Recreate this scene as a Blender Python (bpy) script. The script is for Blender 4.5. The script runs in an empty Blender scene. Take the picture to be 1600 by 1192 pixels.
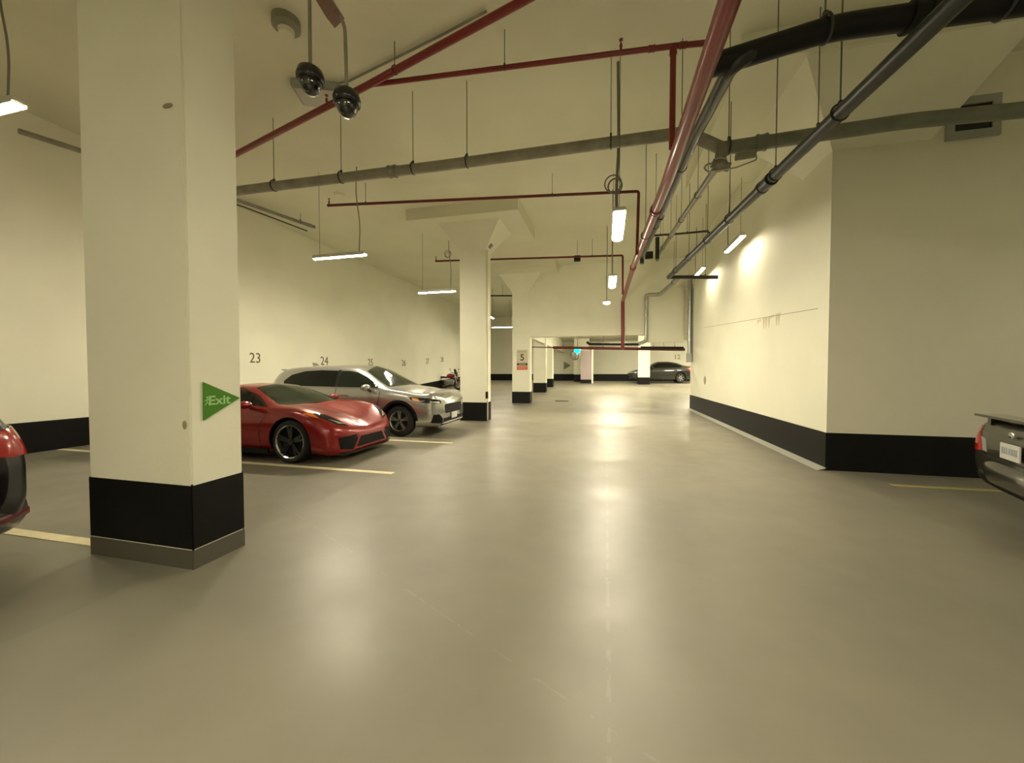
import bpy, bmesh, math, random
from mathutils import Vector, Matrix
from mathutils.bvhtree import BVHTree
from mathutils.geometry import delaunay_2d_cdt

scene = bpy.context.scene
COL = scene.collection
PI = math.pi
random.seed(7)

# ------------------------------------------------------------------ camera, exposure, world
cam_data = bpy.data.cameras.new('camera'); cam = bpy.data.objects.new('camera', cam_data)
COL.objects.link(cam); scene.camera = cam
cam_data.sensor_width = 36; cam_data.lens = 13.5; cam_data.clip_start = .05; cam_data.clip_end = 200
cam.location = (0, 0, 1.45)
cam.rotation_euler = (PI/2 - math.atan(16/600), 0, math.atan(147/600))
scene.view_settings.view_transform = 'Standard'; scene.view_settings.look = 'None'
scene.view_settings.gamma = 1; scene.view_settings.use_curve_mapping = False
scene.view_settings.exposure = 2.25
world = bpy.data.worlds.new('world'); scene.world = world; world.use_nodes = True
world.node_tree.nodes['Background'].inputs[0].default_value = (.9, .82, .55, 1)
world.node_tree.nodes['Background'].inputs[1].default_value = .0
LAMP = 62.0              # emission strength of the lamp lenses
LAMP_COL = (1.0, .89, .67)

CEIL = 6.0
def zf(Y): return 0 if Y < 16 else min(.7, (Y-16)*.058)

# ------------------------------------------------------------------ materials
MATS = {}
def mat(name, col=(.5,.5,.5), rough=.5, metal=0, coat=0, noise=0, nscale=4, bump=0, bscale=60, emit=None, estr=0, spec=.5, coatr=.05):
    if name in MATS: return MATS[name]
    m = bpy.data.materials.new(name); m.use_nodes = True; MATS[name] = m
    nt = m.node_tree; b = nt.nodes['Principled BSDF']
    b.inputs['Base Color'].default_value = (*col, 1); b.inputs['Roughness'].default_value = rough
    b.inputs['Metallic'].default_value = metal; b.inputs['Coat Weight'].default_value = coat
    b.inputs['Coat Roughness'].default_value = coatr; b.inputs['Specular IOR Level'].default_value = spec
    if emit:
        b.inputs['Emission Color'].default_value = (*emit, 1); b.inputs['Emission Strength'].default_value = estr
    tc = nt.nodes.new('ShaderNodeTexCoord')
    if noise:
        n = nt.nodes.new('ShaderNodeTexNoise'); n.inputs['Scale'].default_value = nscale; n.inputs['Detail'].default_value = 5
        nt.links.new(tc.outputs['Object'], n.inputs['Vector'])
        r = nt.nodes.new('ShaderNodeMapRange'); r.inputs['From Min'].default_value = .3; r.inputs['From Max'].default_value = .7
        r.inputs['To Min'].default_value = 1-noise; r.inputs['To Max'].default_value = 1+noise
        nt.links.new(n.outputs['Fac'], r.inputs['Value'])
        mx = nt.nodes.new('ShaderNodeVectorMath'); mx.operation = 'SCALE'; mx.inputs[0].default_value = col
        nt.links.new(r.outputs['Result'], mx.inputs['Scale']); nt.links.new(mx.outputs['Vector'], b.inputs['Base Color'])
    if bump:
        n2 = nt.nodes.new('ShaderNodeTexNoise'); n2.inputs['Scale'].default_value = bscale; n2.inputs['Detail'].default_value = 3
        nt.links.new(tc.outputs['Object'], n2.inputs['Vector'])
        bp = nt.nodes.new('ShaderNodeBump'); bp.inputs['Strength'].default_value = bump; bp.inputs['Distance'].default_value = .01
        nt.links.new(n2.outputs['Fac'], bp.inputs['Height']); nt.links.new(bp.outputs['Normal'], b.inputs['Normal'])
    return m

WALLC = (.79, .78, .635)
M_wall = mat('painted_concrete', WALLC, .62, noise=.035, nscale=.9, bump=.12, bscale=35)
M_ceil = mat('ceiling_paint', (.73, .72, .56), .8, noise=.04, nscale=.7, bump=.1, bscale=30)
M_col = mat('column_paint', (.79, .78, .635), .6, noise=.03, nscale=1.5, bump=.1, bscale=30)
M_black = mat('black_band_paint', (.003, .003, .0025), .55, spec=.25, noise=.25, nscale=6, bump=.08)
M_red = mat('red_pipe_paint', (.19, .011, .008), .34, coat=.15, noise=.15, nscale=5)
M_redd = mat('dark_red_pipe_paint', (.12, .010, .006), .4, noise=.2, nscale=5)
M_grey = mat('grey_pipe', (.25, .235, .175), .45, noise=.22, nscale=4)
M_dark = mat('dark_pipe', (.005, .0055, .0045), .5, spec=.3, noise=.2, nscale=4)
M_green = mat('dark_green_pipe', (.013, .016, .011), .38, spec=.35, noise=.2, nscale=4)
M_silver = mat('galvanised_pipe', (.42, .42, .38), .3, metal=.7, noise=.15, nscale=6)
M_steel = mat('rod_steel', (.13, .12, .085), .5, metal=.4)
M_darksteel = mat('dark_steel', (.03, .03, .025), .4, metal=.3)
M_lens = mat('lamp_lens', (1, .9, .7), .4, emit=LAMP_COL, estr=LAMP)
M_house = mat('lamp_housing', (.55, .53, .45), .45)
M_cord = mat('grey_cord', (.20, .19, .15), .6)
M_blackp = mat('black_plastic', (.01, .01, .01), .25)
M_dome = mat('smoked_dome', (.006, .006, .006), .05, coat=1)
M_white = mat('white_plastic', (.55, .54, .48), .4)
M_boxgrey = mat('grey_box_paint', (.36, .38, .34), .5)
M_signgreen = mat('sign_green', (.058, .21, .006), .4)
M_signtext = mat('sign_pale_green', (.33, .58, .22), .4)
M_line = mat('line_paint', (.78, .70, .44), .5, noise=.08, nscale=9)
M_num = mat('number_paint', (.10, .075, .04), .6)
M_cove = mat('floor_cove_paint', (.36, .36, .30), .3)

def floor_material():
    m = bpy.data.materials.new('epoxy_floor'); m.use_nodes = True
    nt = m.node_tree; N = nt.nodes; L = nt.links; b = N['Principled BSDF']
    tc = N.new('ShaderNodeTexCoord'); sep = N.new('ShaderNodeSeparateXYZ'); L.new(tc.outputs['Object'], sep.inputs[0])
    def math_(op, a, bb=None, c=None):
        n = N.new('ShaderNodeMath'); n.operation = op
        for i, v in enumerate((a, bb, c)):
            if v is None: continue
            if isinstance(v, (int, float)): n.inputs[i].default_value = v
            else: L.new(v, n.inputs[i])
        return n.outputs[0]
    def noise(scale, det=5, vec=None, rough=.5):
        n = N.new('ShaderNodeTexNoise'); n.inputs['Scale'].default_value = scale; n.inputs['Detail'].default_value = det
        n.inputs['Roughness'].default_value = rough
        L.new(vec if vec else tc.outputs['Object'], n.inputs['Vector']); return n.outputs['Fac']
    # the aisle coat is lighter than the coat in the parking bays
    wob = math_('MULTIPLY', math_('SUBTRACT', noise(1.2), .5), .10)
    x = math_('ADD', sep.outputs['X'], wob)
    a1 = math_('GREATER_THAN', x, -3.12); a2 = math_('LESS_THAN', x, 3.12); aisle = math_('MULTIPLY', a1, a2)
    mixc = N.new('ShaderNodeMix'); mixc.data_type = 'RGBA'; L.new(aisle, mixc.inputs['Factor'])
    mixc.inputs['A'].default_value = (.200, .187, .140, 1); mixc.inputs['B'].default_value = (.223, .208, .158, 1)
    n1 = noise(.55, 6); n2 = noise(3.0, 6)
    f = math_('ADD', math_('MULTIPLY', n1, .5), math_('MULTIPLY', n2, .22)); f = math_('ADD', f, .64)
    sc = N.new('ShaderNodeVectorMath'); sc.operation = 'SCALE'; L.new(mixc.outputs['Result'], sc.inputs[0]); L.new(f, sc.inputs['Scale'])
    # faint worn joints
    def joint(ax, ay, c, w):
        d = math_('ABSOLUTE', math_('ADD', math_('ADD', math_('MULTIPLY', sep.outputs['X'], ax), math_('MULTIPLY', sep.outputs['Y'], ay)), c))
        d = math_('ADD', d, math_('MULTIPLY', math_('SUBTRACT', noise(6), .5), .03))
        return math_('LESS_THAN', d, w)
    j = math_('MULTIPLY', math_('MAXIMUM', joint(1, 0, -.02, .010), joint(0.475, 0.880, -1.393, .006)), math_('GREATER_THAN', noise(7), .5))
    mj = N.new('ShaderNodeMix'); mj.data_type = 'RGBA'; L.new(math_('MULTIPLY', j, .13), mj.inputs['Factor'])
    L.new(sc.outputs[0], mj.inputs['A']); mj.inputs['B'].default_value = (.42, .42, .36, 1)
    L.new(mj.outputs['Result'], b.inputs['Base Color'])
    rr = math_('ADD', math_('MULTIPLY', noise(.9, 6), .36), math_('MULTIPLY', noise(5, 4), .06))
    rr = math_('ADD', rr, .20); rr = math_('SUBTRACT', rr, math_('MULTIPLY', math_('SUBTRACT', 1, aisle), .03))
    L.new(rr, b.inputs['Roughness']); b.inputs['Specular IOR Level'].default_value = .55
    bp = N.new('ShaderNodeBump'); bp.inputs['Strength'].default_value = .05; bp.inputs['Distance'].default_value = .02
    L.new(math_('ADD', noise(3.5, 3), math_('MULTIPLY', noise(70, 2), .05)), bp.inputs['Height']); L.new(bp.outputs['Normal'], b.inputs['Normal'])
    return m
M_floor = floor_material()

# ------------------------------------------------------------------ mesh helpers
def link(name, me, m=None, parent=None):
    o = bpy.data.objects.new(name, me); COL.objects.link(o)
    if m is not None and not me.materials: me.materials.append(m)
    if parent is not None: o.parent = parent
    return o
def smooth(me, on=True, ang=None):
    for p in me.polygons: p.use_smooth = on
    if ang is not None:
        try: me.set_sharp_from_angle(angle=ang)
        except Exception: pass

class MB:
    def __init__(s): s.bm = bmesh.new()
    def box(s, lo, hi, bev=0):
        c = [(a+b)/2 for a, b in zip(lo, hi)]; d = [abs(b-a) for a, b in zip(lo, hi)]
        g = bmesh.ops.create_cube(s.bm, size=1, matrix=Matrix.Translation(c) @ Matrix.Diagonal((*d, 1)))
        if bev:
            es = list({e for v in g['verts'] for e in v.link_edges})
            bmesh.ops.bevel(s.bm, geom=es, offset=bev, segments=2, affect='EDGES')
        return s
    def obox(s, c, d, rot):
        bmesh.ops.create_cube(s.bm, size=1, matrix=Matrix.Translation(c) @ rot.to_4x4() @ Matrix.Diagonal((*d, 1))); return s
    def bar(s, a, b, r, seg=10, r2=None):
        a, b = Vector(a), Vector(b); d = b-a
        if d.length < 1e-6: return s
        q = d.to_track_quat('Z', 'Y')
        bmesh.ops.create_cone(s.bm, cap_ends=True, segments=seg, radius1=r, radius2=r if r2 is None else r2, depth=d.length,
                              matrix=Matrix.Translation((a+b)/2) @ q.to_matrix().to_4x4()); return s
    def tube(s, pts, r, seg=14, bend=None, sub=6):
        pts = [Vector(p) for p in pts]
        if bend is None: bend = r*1.8
        path = [pts[0]]
        for i in range(1, len(pts)-1):
            p, a, b = pts[i], pts[i-1], pts[i+1]
            k = min(bend, (p-a).length*.45, (b-p).length*.45)
            p0 = p+(a-p).normalized()*k; p1 = p+(b-p).normalized()*k
            for t in range(sub+1):
                t /= sub; path.append(p0*(1-t)**2+p*2*t*(1-t)+p1*t*t)
        path.append(pts[-1])
        up = None; rings = []
        for i, p in enumerate(path):
            t = (path[min(i+1, len(path)-1)]-path[max(i-1, 0)]).normalized()
            if up is None: up = t.orthogonal().normalized()
            else: up = (up - t*up.dot(t)).normalized()
            w = t.cross(up)
            rr = r if not callable(r) else r(i/(len(path)-1))
            rings.append([s.bm.verts.new(p+(up*math.cos(a)+w*math.sin(a))*rr) for a in [2*PI*k/seg for k in range(seg)]])
        for a, b in zip(rings, rings[1:]):
            for k in range(seg): s.bm.faces.new((a[k], a[(k+1) % seg], b[(k+1) % seg], b[k]))
        s.bm.faces.new(rings[0][::-1]); s.bm.faces.new(rings[-1]); return s
    def lathe(s, prof, axis='Z', c=(0,0,0), seg=32, rot=None, cap=True):
        # prof: list of (radius, height)
        c = Vector(c); rings = []
        for r, h in prof:
            ring = []
            for k in range(seg):
                a = 2*PI*k/seg
                v = Vector((r*math.cos(a), r*math.sin(a), h))
                if axis == 'Y': v = Vector((v.x, v.z, v.y))
                if axis == 'X': v = Vector((v.z, v.x, v.y))
                if rot: v = rot @ v
                ring.append(s.bm.verts.new(c+v))
            rings.append(ring)
        for a, b in zip(rings, rings[1:]):
            for k in range(seg): s.bm.faces.new((a[k], a[(k+1) % seg], b[(k+1) % seg], b[k]))
        if cap and prof[0][0] > 1e-5: s.bm.faces.new(rings[0][::-1])
        if cap and prof[-1][0] > 1e-5: s.bm.faces.new(rings[-1])
        bmesh.ops.remove_doubles(s.bm, verts=s.bm.verts, dist=1e-6); return s
    def hull(s, lo4, hi4):
        a = [s.bm.verts.new(p) for p in lo4]; b = [s.bm.verts.new(p) for p in hi4]; n = len(a)
        s.bm.faces.new(a[::-1]); s.bm.faces.new(b)
        for k in range(n): s.bm.faces.new((a[k], a[(k+1) % n], b[(k+1) % n], b[k]))
        return s
    def ball(s, c, r, sc=(1,1,1), seg=16, rot=None):
        mt = Matrix.Translation(c) @ (rot.to_4x4() if rot else Matrix()) @ Matrix.Diagonal((r*sc[0], r*sc[1], r*sc[2], 1))
        bmesh.ops.create_uvsphere(s.bm, u_segments=seg, v_segments=seg//2+2, radius=1, matrix=mt); return s
    def torus(s, c, R, r, rot=None, seg=24, mseg=8, a0=0, a1=2*PI):
        c = Vector(c); full = abs(a1-a0-2*PI) < 1e-4; n = seg if full else seg+1; rings = []
        for i in range(n):
            a = a0+(a1-a0)*i/seg; ring = []
            for k in range(mseg):
                b = 2*PI*k/mseg; v = Vector(((R+r*math.cos(b))*math.cos(a), (R+r*math.cos(b))*math.sin(a), r*math.sin(b)))
                if rot: v = rot @ v
                ring.append(s.bm.verts.new(c+v))
            rings.append(ring)
        for i in range(n if full else n-1):
            a, b = rings[i], rings[(i+1) % n]
            for k in range(mseg): s.bm.faces.new((a[k], a[(k+1) % mseg], b[(k+1) % mseg], b[k]))
        return s
    def build(s, name, m=None, parent=None, sm=None):
        bmesh.ops.recalc_face_normals(s.bm, faces=s.bm.faces)
        me = bpy.data.meshes.new(name); s.bm.to_mesh(me); s.bm.free()
        if sm is not None: smooth(me, True, sm)
        return link(name, me, m, parent)

def props(o, label=None, cat=None, group=None, kind=None):
    if label: o['label'] = label
    if cat: o['category'] = cat
    if group: o['group'] = group
    if kind: o['kind'] = kind
    return o
def thing(name, label, cat, loc=(0,0,0), rz=0, group=None):
    o = bpy.data.objects.new(name, None); COL.objects.link(o); o.empty_display_size = .2
    o.location = loc; o.rotation_euler = (0, 0, rz); return props(o, label, cat, group)
def struct(o, label=None): return props(o, label, None, None, 'structure')
def text(name, body, size, loc, rot, m, parent=None, ext=.002, sx=1.0, bold=0, align='CENTER'):
    cu = bpy.data.curves.new(name, 'FONT'); cu.body = body; cu.size = size; cu.extrude = ext; cu.align_x = align; cu.align_y = 'CENTER'
    cu.offset = bold
    t = bpy.data.objects.new(name, cu); COL.objects.link(t)
    dg = bpy.context.evaluated_depsgraph_get(); me = bpy.data.meshes.new_from_object(t.evaluated_get(dg))
    bpy.data.objects.remove(t); me.materials.clear(); me.transform(Matrix.Diagonal((sx, 1, 1, 1)))
    o = link(name, me, m, parent); o.location = loc; o.rotation_euler = rot; return o

# ------------------------------------------------------------------ the room
XL = -9.9; XR = 12.0; YB = -7.0; YF = 31.2; XW = 3.14; YW = 6.54; YE = 15.95; YO = 16.6
mb = MB()
ys = [YB, 16.0]+[16+i*.5 for i in range(1, 25)]+[28.07, YF+.3]
prev = None
for y in ys:
    r = [mb.bm.verts.new((x, y, zf(y))) for x in (XL-.3, XR+.3)]
    if prev: mb.bm.faces.new((prev[0], prev[1], r[1], r[0]))
    prev = r
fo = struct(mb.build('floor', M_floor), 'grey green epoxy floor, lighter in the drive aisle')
struct(MB().box((XL-.3, YB-.3, CEIL), (XR+.3, YF+.3, CEIL+.3)).build('ceiling', M_ceil))
struct(MB().box((XL-.3, YB, -.1), (XL, YF, CEIL)).build('wall_left', M_wall), 'long cream wall with stencilled bay numbers')
wl = bpy.data.objects['wall_left']
struct(MB().box((XL-.3, YB-.3, -.1), (XR+.3, YB, CEIL)).build('wall_rear', M_wall))
struct(MB().box((XL-.3, YF, -.1), (XR+.3, YF+.3, CEIL)).build('wall_far', M_wall), 'far cream wall behind the dark sedan')
struct(MB().box((XR, YB, -.1), (XR+.3, YF, CEIL)).build('wall_right_end', M_wall))
mb = MB().box((XW, YW, -.1), (XR, YE, CEIL))
wr = struct(mb.build('wall_right', M_wall), 'cream wall block whose corner juts out right of the aisle')
# formwork joint with a scuffed stain on the aisle side of that wall
M_seam = mat('joint_line', (.22, .18, .10), .8)
mb = MB(); mb.tube([(3.139,6.842,2.409), (3.139,8.712,2.538), (3.139,13.904,2.891)], .004, 6)
mb.build('wall_joint', M_seam, wr)
mb = MB()
for i_ in range(9):
    q = (3.138,8.708,2.512); yy = q[1]+.55-i_*.13+random.uniform(-.09, .09); hh = random.choice((.03, .06, .09, .15, .2))
    mb.hull([(XW-.002, yy-.012, q[2]-hh), (XW-.002, yy+.012, q[2]-hh), (XW+.002, yy, q[2]-hh)], [(XW-.002, yy-.07, q[2]+.03), (XW-.002, yy+.06, q[2]+.03), (XW+.002, yy, q[2]+.03)])
mb.build('scuff_mark', mat('scuff', (.62, .56, .40), .8), wr)
# beam over the opening at the end of the aisle, with a boxed-in panel
bm_ = MB().box((-3.26, YO, 2.95), (XW+.05, YO+.4, CEIL)).build('wall_beam', M_wall)
struct(bm_, 'deep cream beam above the low opening at the aisle end')
MB().box((1.56, YO-.10, 2.62), (2.98, YO, 4.78), .01).build('boxed_panel', M_wall, bm_)
struct(MB().box((XW, YE, 2.95), (XR, YO+.4, CEIL)).build('wall_beam_right', M_wall))
struct(MB().box((-3.26, YO+.4, 3.8), (XR, YF, 4.0)).build('ceiling_low', M_ceil), 'low ceiling beyond the opening')
struct(MB().box((-3.5, YO+.4, 2.95), (-3.26, YF, CEIL)).build('wall_beam_side', M_wall))

BH = .55
def band(name, lo, hi, lab=None):
    return struct(MB().box(lo, hi).build(name, M_black), lab)
band('baseboard_left', (XL, YB, 0), (XL+.012, 16, BH))
mb = MB()
for i in range(26):
    y0 = 16+i*.5; y1 = min(y0+.5, YF)
    if y0 >= YF: break
    mb.hull([(XL, y0, zf(y0)-.02), (XL+.012, y0, zf(y0)-.02), (XL+.012, y1, zf(y1)-.02), (XL, y1, zf(y1)-.02)],
            [(XL, y0, zf(y0)+BH), (XL+.012, y0, zf(y0)+BH), (XL+.012, y1, zf(y1)+BH), (XL, y1, zf(y1)+BH)])
struct(mb.build('baseboard_left_ramp', M_black))
band('baseboard_far', (XL, YF-.012, .65), (XR, YF, .7+.53))
band('baseboard_right', (XW-.012, YW-.012, 0), (XW, YE, BH), 'black painted band along the foot of the aisle wall')
band('baseboard_right_end', (XW, YW-.012, 0), (XR, YW, BH))
struct(MB().hull([(XW-.012, YW, 0), (XW-.13, YW-.05, 0), (XW-.13, YE, 0), (XW-.012, YE, 0)],
                 [(XW-.012, YW, .04), (XW-.013, YW-.05, .04), (XW-.013, YE, .04), (XW-.012, YE, .04)]).build('trim_1', M_cove), 'pale cove strip at the foot of the aisle wall')

# bay numbers on the left wall
for body, (x, y, z), s in (('23', (-9.895,9.070,1.822), .41), ('24', (-9.895,11.889,1.809), .43), ('25', (-9.895,14.687,1.823), .41),
                           ('26', (-9.895,17.501,1.853), .42), ('27', (-9.895,20.144,2.015), .42), ('28', (-9.895,22.171,2.166), .42)):
    o = text('bay_number', body, s, (XL+.003, y, z), (PI/2, 0, PI/2), M_num, wl, sx=.95)
    o['label'] = 'bay number %s stencilled in dark paint' % body
wf = bpy.data.objects['wall_far']
text('bay_number', '12', .48, ((5.205,31.190,2.514)[0], YF-.004, (5.205,31.190,2.514)[2]), (PI/2, 0, 0), mat('faded_number', (.33, .30, .2), .6), wf, bold=.01)

# ------------------------------------------------------------------ columns
def column(x0, x1, y0, y1, label, cap=True, top=CEIL, bh=BH, panel=None, base=0.0, cove=0):
    c = MB().box((x0, y0, base-.05), (x1, y1, top), .012).build('column', M_col)
    struct(c, label)
    MB().box((x0-.006, y0-.006, base-.02+cove), (x1+.006, y1+.006, base+bh), .008).build('base_band', M_black, c)
    if cove: MB().box((x0-.006, y0-.006, base-.02), (x1+.006, y1+.006, base+cove-.0215), .004).build('cove_base', mat('cove_paint', (.085, .08, .06), .45), c)
    if cap:
        px0, px1, py0, py1, pz, cb, f = cap
        MB().box((px0, py0, pz), (px1, py1, CEIL)).build('drop_panel', M_ceil, c)
        MB().hull([(x0-.003, y0-.003, cb), (x1+.003, y0-.003, cb), (x1+.003, y1+.003, cb), (x0-.003, y1+.003, cb)],
                  [(x0-f, y0-f*.65, pz), (x1+f, y0-f*.65, pz), (x1+f, y1+f, pz), (x0-f, y1+f, pz)]).build('capital', M_col, c)
    return c
nearc = column(-3.965, -2.920, 2.136, 2.541, 'nearest cream column, with the green triangular exit sign on it', (-4.8, -2.6, 1.6, 2.9, 5.75, 5.3, .25), bh=0.623, cove=0.161)
mb = MB(); mb.ball((-2.970, 2.132, 1.06), .02, (1, .25, 1.6), 8); mb.ball((-3.060, 2.132, 3.35), .03, (1.6, .2, .6), 8)
mb.build('chipped_spot', mat('chip', (.3, .26, .15), .8), nearc)
midc = column(-4.18, -3.38, 10.62, 11.1, 'middle cream column standing past the silver car nose', (-5.5, -2.27, 9.9, 12.4, 5.68, 4.95, .50))
MB().bar((-3.36, 10.72, .02), (-3.36, 10.72, 4.95), .018, 8).build('corner_conduit', mat('pale_conduit', (.75, .72, .58), .4), midc)
MB().box((-3.39, 10.61, .66), (-3.32, 10.66, .86)).build('socket_box', M_blackp, midc)
MB().obox((-3.27, 10.75, 5.07), (.05, .12, .14), Matrix.Rotation(.8, 3, 'Y')).build('junction_box', M_grey, midc)
fivec = column(-4.06, -3.26, 16.6, 17.1, 'cream column carrying the white and red number 5 sign', (-5.3, -2.0, 15.6, 18.0, 5.68, 4.95, .52))
def low_column(x0, x1, y0, y1, label, bh=.53):
    b = zf(y0)
    c = MB().box((x0, y0, b-.05), (x1, y1, 3.8), .01).build('column', M_col); struct(c, label)
    MB().box((x0-.006, y0-.006, b-.04), (x1+.006, y1+.006, b+bh), .006).build('base_band', M_black, c); return c
low_column(-3.91, -3.22, 20.9, 21.4, 'cream column just behind the number 5 column')
low_column(-3.9, -3.24, 23.8, 24.3, 'farther cream column, third behind the number 5 sign')
low_column(2.02, 2.75, 26.2, 26.7, 'cream column in front of the dark sedan at the far end', .47)
# capital of the column buried in the wall corner
cc = MB().box((1.75, 5.9, 5.62), (6.2, 9.6, CEIL)).build('trim_2', M_ceil); struct(cc, 'drop panel above the jutting wall corner')
MB().hull([(XW-.004, YW-.004, 4.62), (4.3, YW-.004, 4.62), (4.3, 7.4, 4.62), (XW-.004, 7.4, 4.62)],
          [(2.55, 5.97, 5.62), (4.95, 5.97, 5.62), (4.95, 8.2, 5.62), (2.55, 8.2, 5.62)]).build('capital', M_col, cc)

# ------------------------------------------------------------------ painted bay lines, floor drain
def bay_line(x0, y0, x1, y1, w, label, z=None):
    d = Vector((x1-x0, y1-y0, 0)).normalized(); n = Vector((-d.y, d.x, 0))*w/2
    z0 = zf(y0); z1 = zf(y1)
    a, b = Vector((x0, y0, z0)), Vector((x1, y1, z1)); up = Vector((0, 0, .004))
    o = MB().hull([a-n, b-n, b+n, a+n], [a-n+up, b-n+up, b+n+up, a+n+up]).build('bay_line', M_line)
    return props(o, label, 'painted line', 'bay lines on the floor')
bay_line(XL+.05, 2.2, -3.9, 2.28, .10, 'cream painted bay line running into the foot of the nearest column')
bay_line(XL+.05, 4.9, -2.93, 4.86, .10, 'cream painted bay line in front of the red sports car')
bay_line(XL+.05, 7.24, -3.0, 7.2, .09, 'cream painted bay line between the red car and the silver car')
o = bay_line(3.55, 5.86, 9.5, 5.95, .10, 'dull yellow painted line along the wall beside the grey car'); o.data.materials[0] = mat('dull_line', (.34, .30, .13), .6)
bay_line(2.6, 25.9, 8.0, 26.7, .10, 'white bay line in front of the far dark sedan')
def ground_at(x, y, z): return (x, y, zf(y)+z)
d = MB().box((-2.25, 17.4, zf(17.55)-.012), (-1.65, 17.7, zf(17.55)+.012)).build('floor_drain', mat('drain_iron', (.05, .045, .03), .6)); props(d, 'small dark drain grate in the aisle floor before the opening', 'drain')
MB().box((-2.2, 17.5, zf(17.55)+.012), (-1.7, 17.53, zf(17.55)+.02)).build('grate_bar', M_darksteel, d)

# ------------------------------------------------------------------ pipes
def along(pts, t):
    pts = [Vector(p) for p in pts]; L = [(b-a).length for a, b in zip(pts, pts[1:])]; s = t*sum(L)
    for a, b, l in zip(pts, pts[1:], L):
        if s <= l: return a+(b-a)*(s/l), (b-a).normalized()
        s -= l
    return pts[-1], (pts[-1]-pts[-2]).normalized()
def pipe(name, pts, r, m, label, hang=(), coup=(), rod=.006, ringm=None, top=CEIL, heads=(), group=None, seg=16, couplen=.05):
    o = MB().tube(pts, r, seg).build(name, m, None, .6); props(o, label, 'pipe', group)
    rm = ringm or M_darksteel
    for t in hang:
        p, d = along(pts, t)
        mb = MB(); q = d.to_track_quat('Z', 'Y').to_matrix()
        mb.torus(p+Vector((0, 0, r*.12)), r*1.12, max(.006, r*.13), q, 20, 6)
        mb.obox(p+Vector((0, 0, r*1.35)), (.02+r*.1, .02+r*.1, r*.6), Matrix.Identity(3))
        h = mb.build('pipe_hanger', rm, o)
        MB().bar((p.x, p.y, p.z+r*1.2), (p.x, p.y, top), rod, 6).build('hanger_rod', M_steel, h)
    for t in coup:
        p, d = along(pts, t)
        mb = MB(); mb.bar(p-d*couplen, p+d*couplen, r*1.16, seg); mb.bar(p-d*couplen*1.25, p-d*couplen*.8, r*1.26, seg); mb.bar(p+d*couplen*.8, p+d*couplen*1.25, r*1.26, seg)
        mb.build('coupling', m, o, .6)
    for t in heads:
        p, d = along(pts, t)
        mb = MB(); mb.bar(p, p+Vector((0, 0, r+.05)), .016, 8); mb.bar(p+Vector((0, 0, r+.05)), p+Vector((0, 0, r+.085)), .022, 8, .012)
        mb.bar(p+Vector((0, 0, r+.085)), p+Vector((0, 0, r+.125)), .006, 6); mb.bar(p+Vector((0, 0, r+.122)), p+Vector((0, 0, r+.130)), .026, 10)
        mb.build('sprinkler_head', m, o)
    return o
RA = (0.730,2.697,3.754); RB = (0.730,11.353,4.411); RC = (0.639,16.350,4.317); RD = (0.653,16.350,2.365)
RS = tuple(a+(a-b)*.9 for a, b in zip(RA, (0.730,5.149,3.830)))
pipe('sprinkler_main', [RS, RA, (0.730,5.149,3.830), RB, RC, RD], .070, M_red, 'thick glossy red main pipe running over the aisle and dropping at the beam',
     hang=(.42,), coup=(.33, .62), rod=.007)
DA = (0.990,3.595,3.973)
pipe('drain_pipe', [(1.438,3.640,4.133), (1.136,3.580,4.047), DA, (0.990,4.964,4.193), (0.990,11.831,4.761), (0.990,11.812,4.571)], .062, mat('silvery_dark_pipe', (.028, .031, .025), .36, metal=.25, coat=.15), 'dark shiny pipe running beside the thick red main pipe',
     hang=(.3, .62), coup=(.55,))
pipe('drain_pipe', [(0.845,3.600,4.014), (1.716,3.620,4.160), (2.896,3.620,4.099), (3.440,3.620,4.076)], .088, M_dark, 'fat black pipe crossing the top right of the ceiling', hang=(.32, .75), coup=(.55,))
GA = (1.960,2.822,3.592); GB = (1.716,11.751,4.127)
GS = tuple(a+(a-b)*.35 for a, b in zip(GA, GB))
pipe('drain_pipe', [GS, GA, GB], .062, M_green, 'long dark green pipe slanting over the right side of the aisle', hang=(.35, .45, .58, .68, .8, .92), coup=(.47,), rod=.006, couplen=.12)
pipe('drain_pipe', [GB, (2.917,11.450,3.986)], .05, M_darksteel, 'short dark branch pipe below the second wall lamp', hang=(.75,))
# grey cross pipe
pipe('grey_cross_pipe', [(-7.759,5.800,4.810), (-2.473,5.800,4.745), (1.050,5.800,4.740), (1.489,5.750,4.435)], .080, M_grey, 'grey pipe crossing from behind the near column to the red main pipe',
     hang=(.205, .355, .5, .60, .835), coup=(.46,), ringm=M_darksteel)
pipe('grey_cross_pipe', [(1.435,5.720,4.418), (2.200,5.700,4.424), (3.516,5.700,4.458), (4.593,5.700,4.416), (5.657,5.700,4.395)], .085, mat('grey_green_pipe', (.17, .18, .135), .42, noise=.2), 'thicker grey green pipe crossing in front of the wall vent',
     hang=(.03, .27,), coup=(.12,))
JP = (1.451,5.600,4.292)
w = MB().bar((1.476,5.700,4.443), (1.411,5.550,4.090), .07, 14).bar((1.331,5.600,4.183), (1.545,5.600,4.099), .055, 12)
w.bar((1.618,5.600,4.229), (1.840,5.600,4.240), .05, 12)
o = w.build('pipe_wye', M_grey, None, .6); props(o, 'grey branch fitting where the cross pipe meets the thinner pipe', 'pipe fitting')
MB().torus((1.432,5.580,4.185), .075, .014, Matrix.Rotation(.3, 3, 'Y')).torus((1.316,5.600,4.127), .07, .012, Matrix.Rotation(1.2, 3, 'X')).build('clamp', M_silver, o, .6)
MB().tube([(1.305,5.550,4.054), (1.605,5.550,4.066), (1.839,5.550,4.133), (1.838,5.550,4.189)], .01, 6).build('bracket', M_silver, o)
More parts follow.
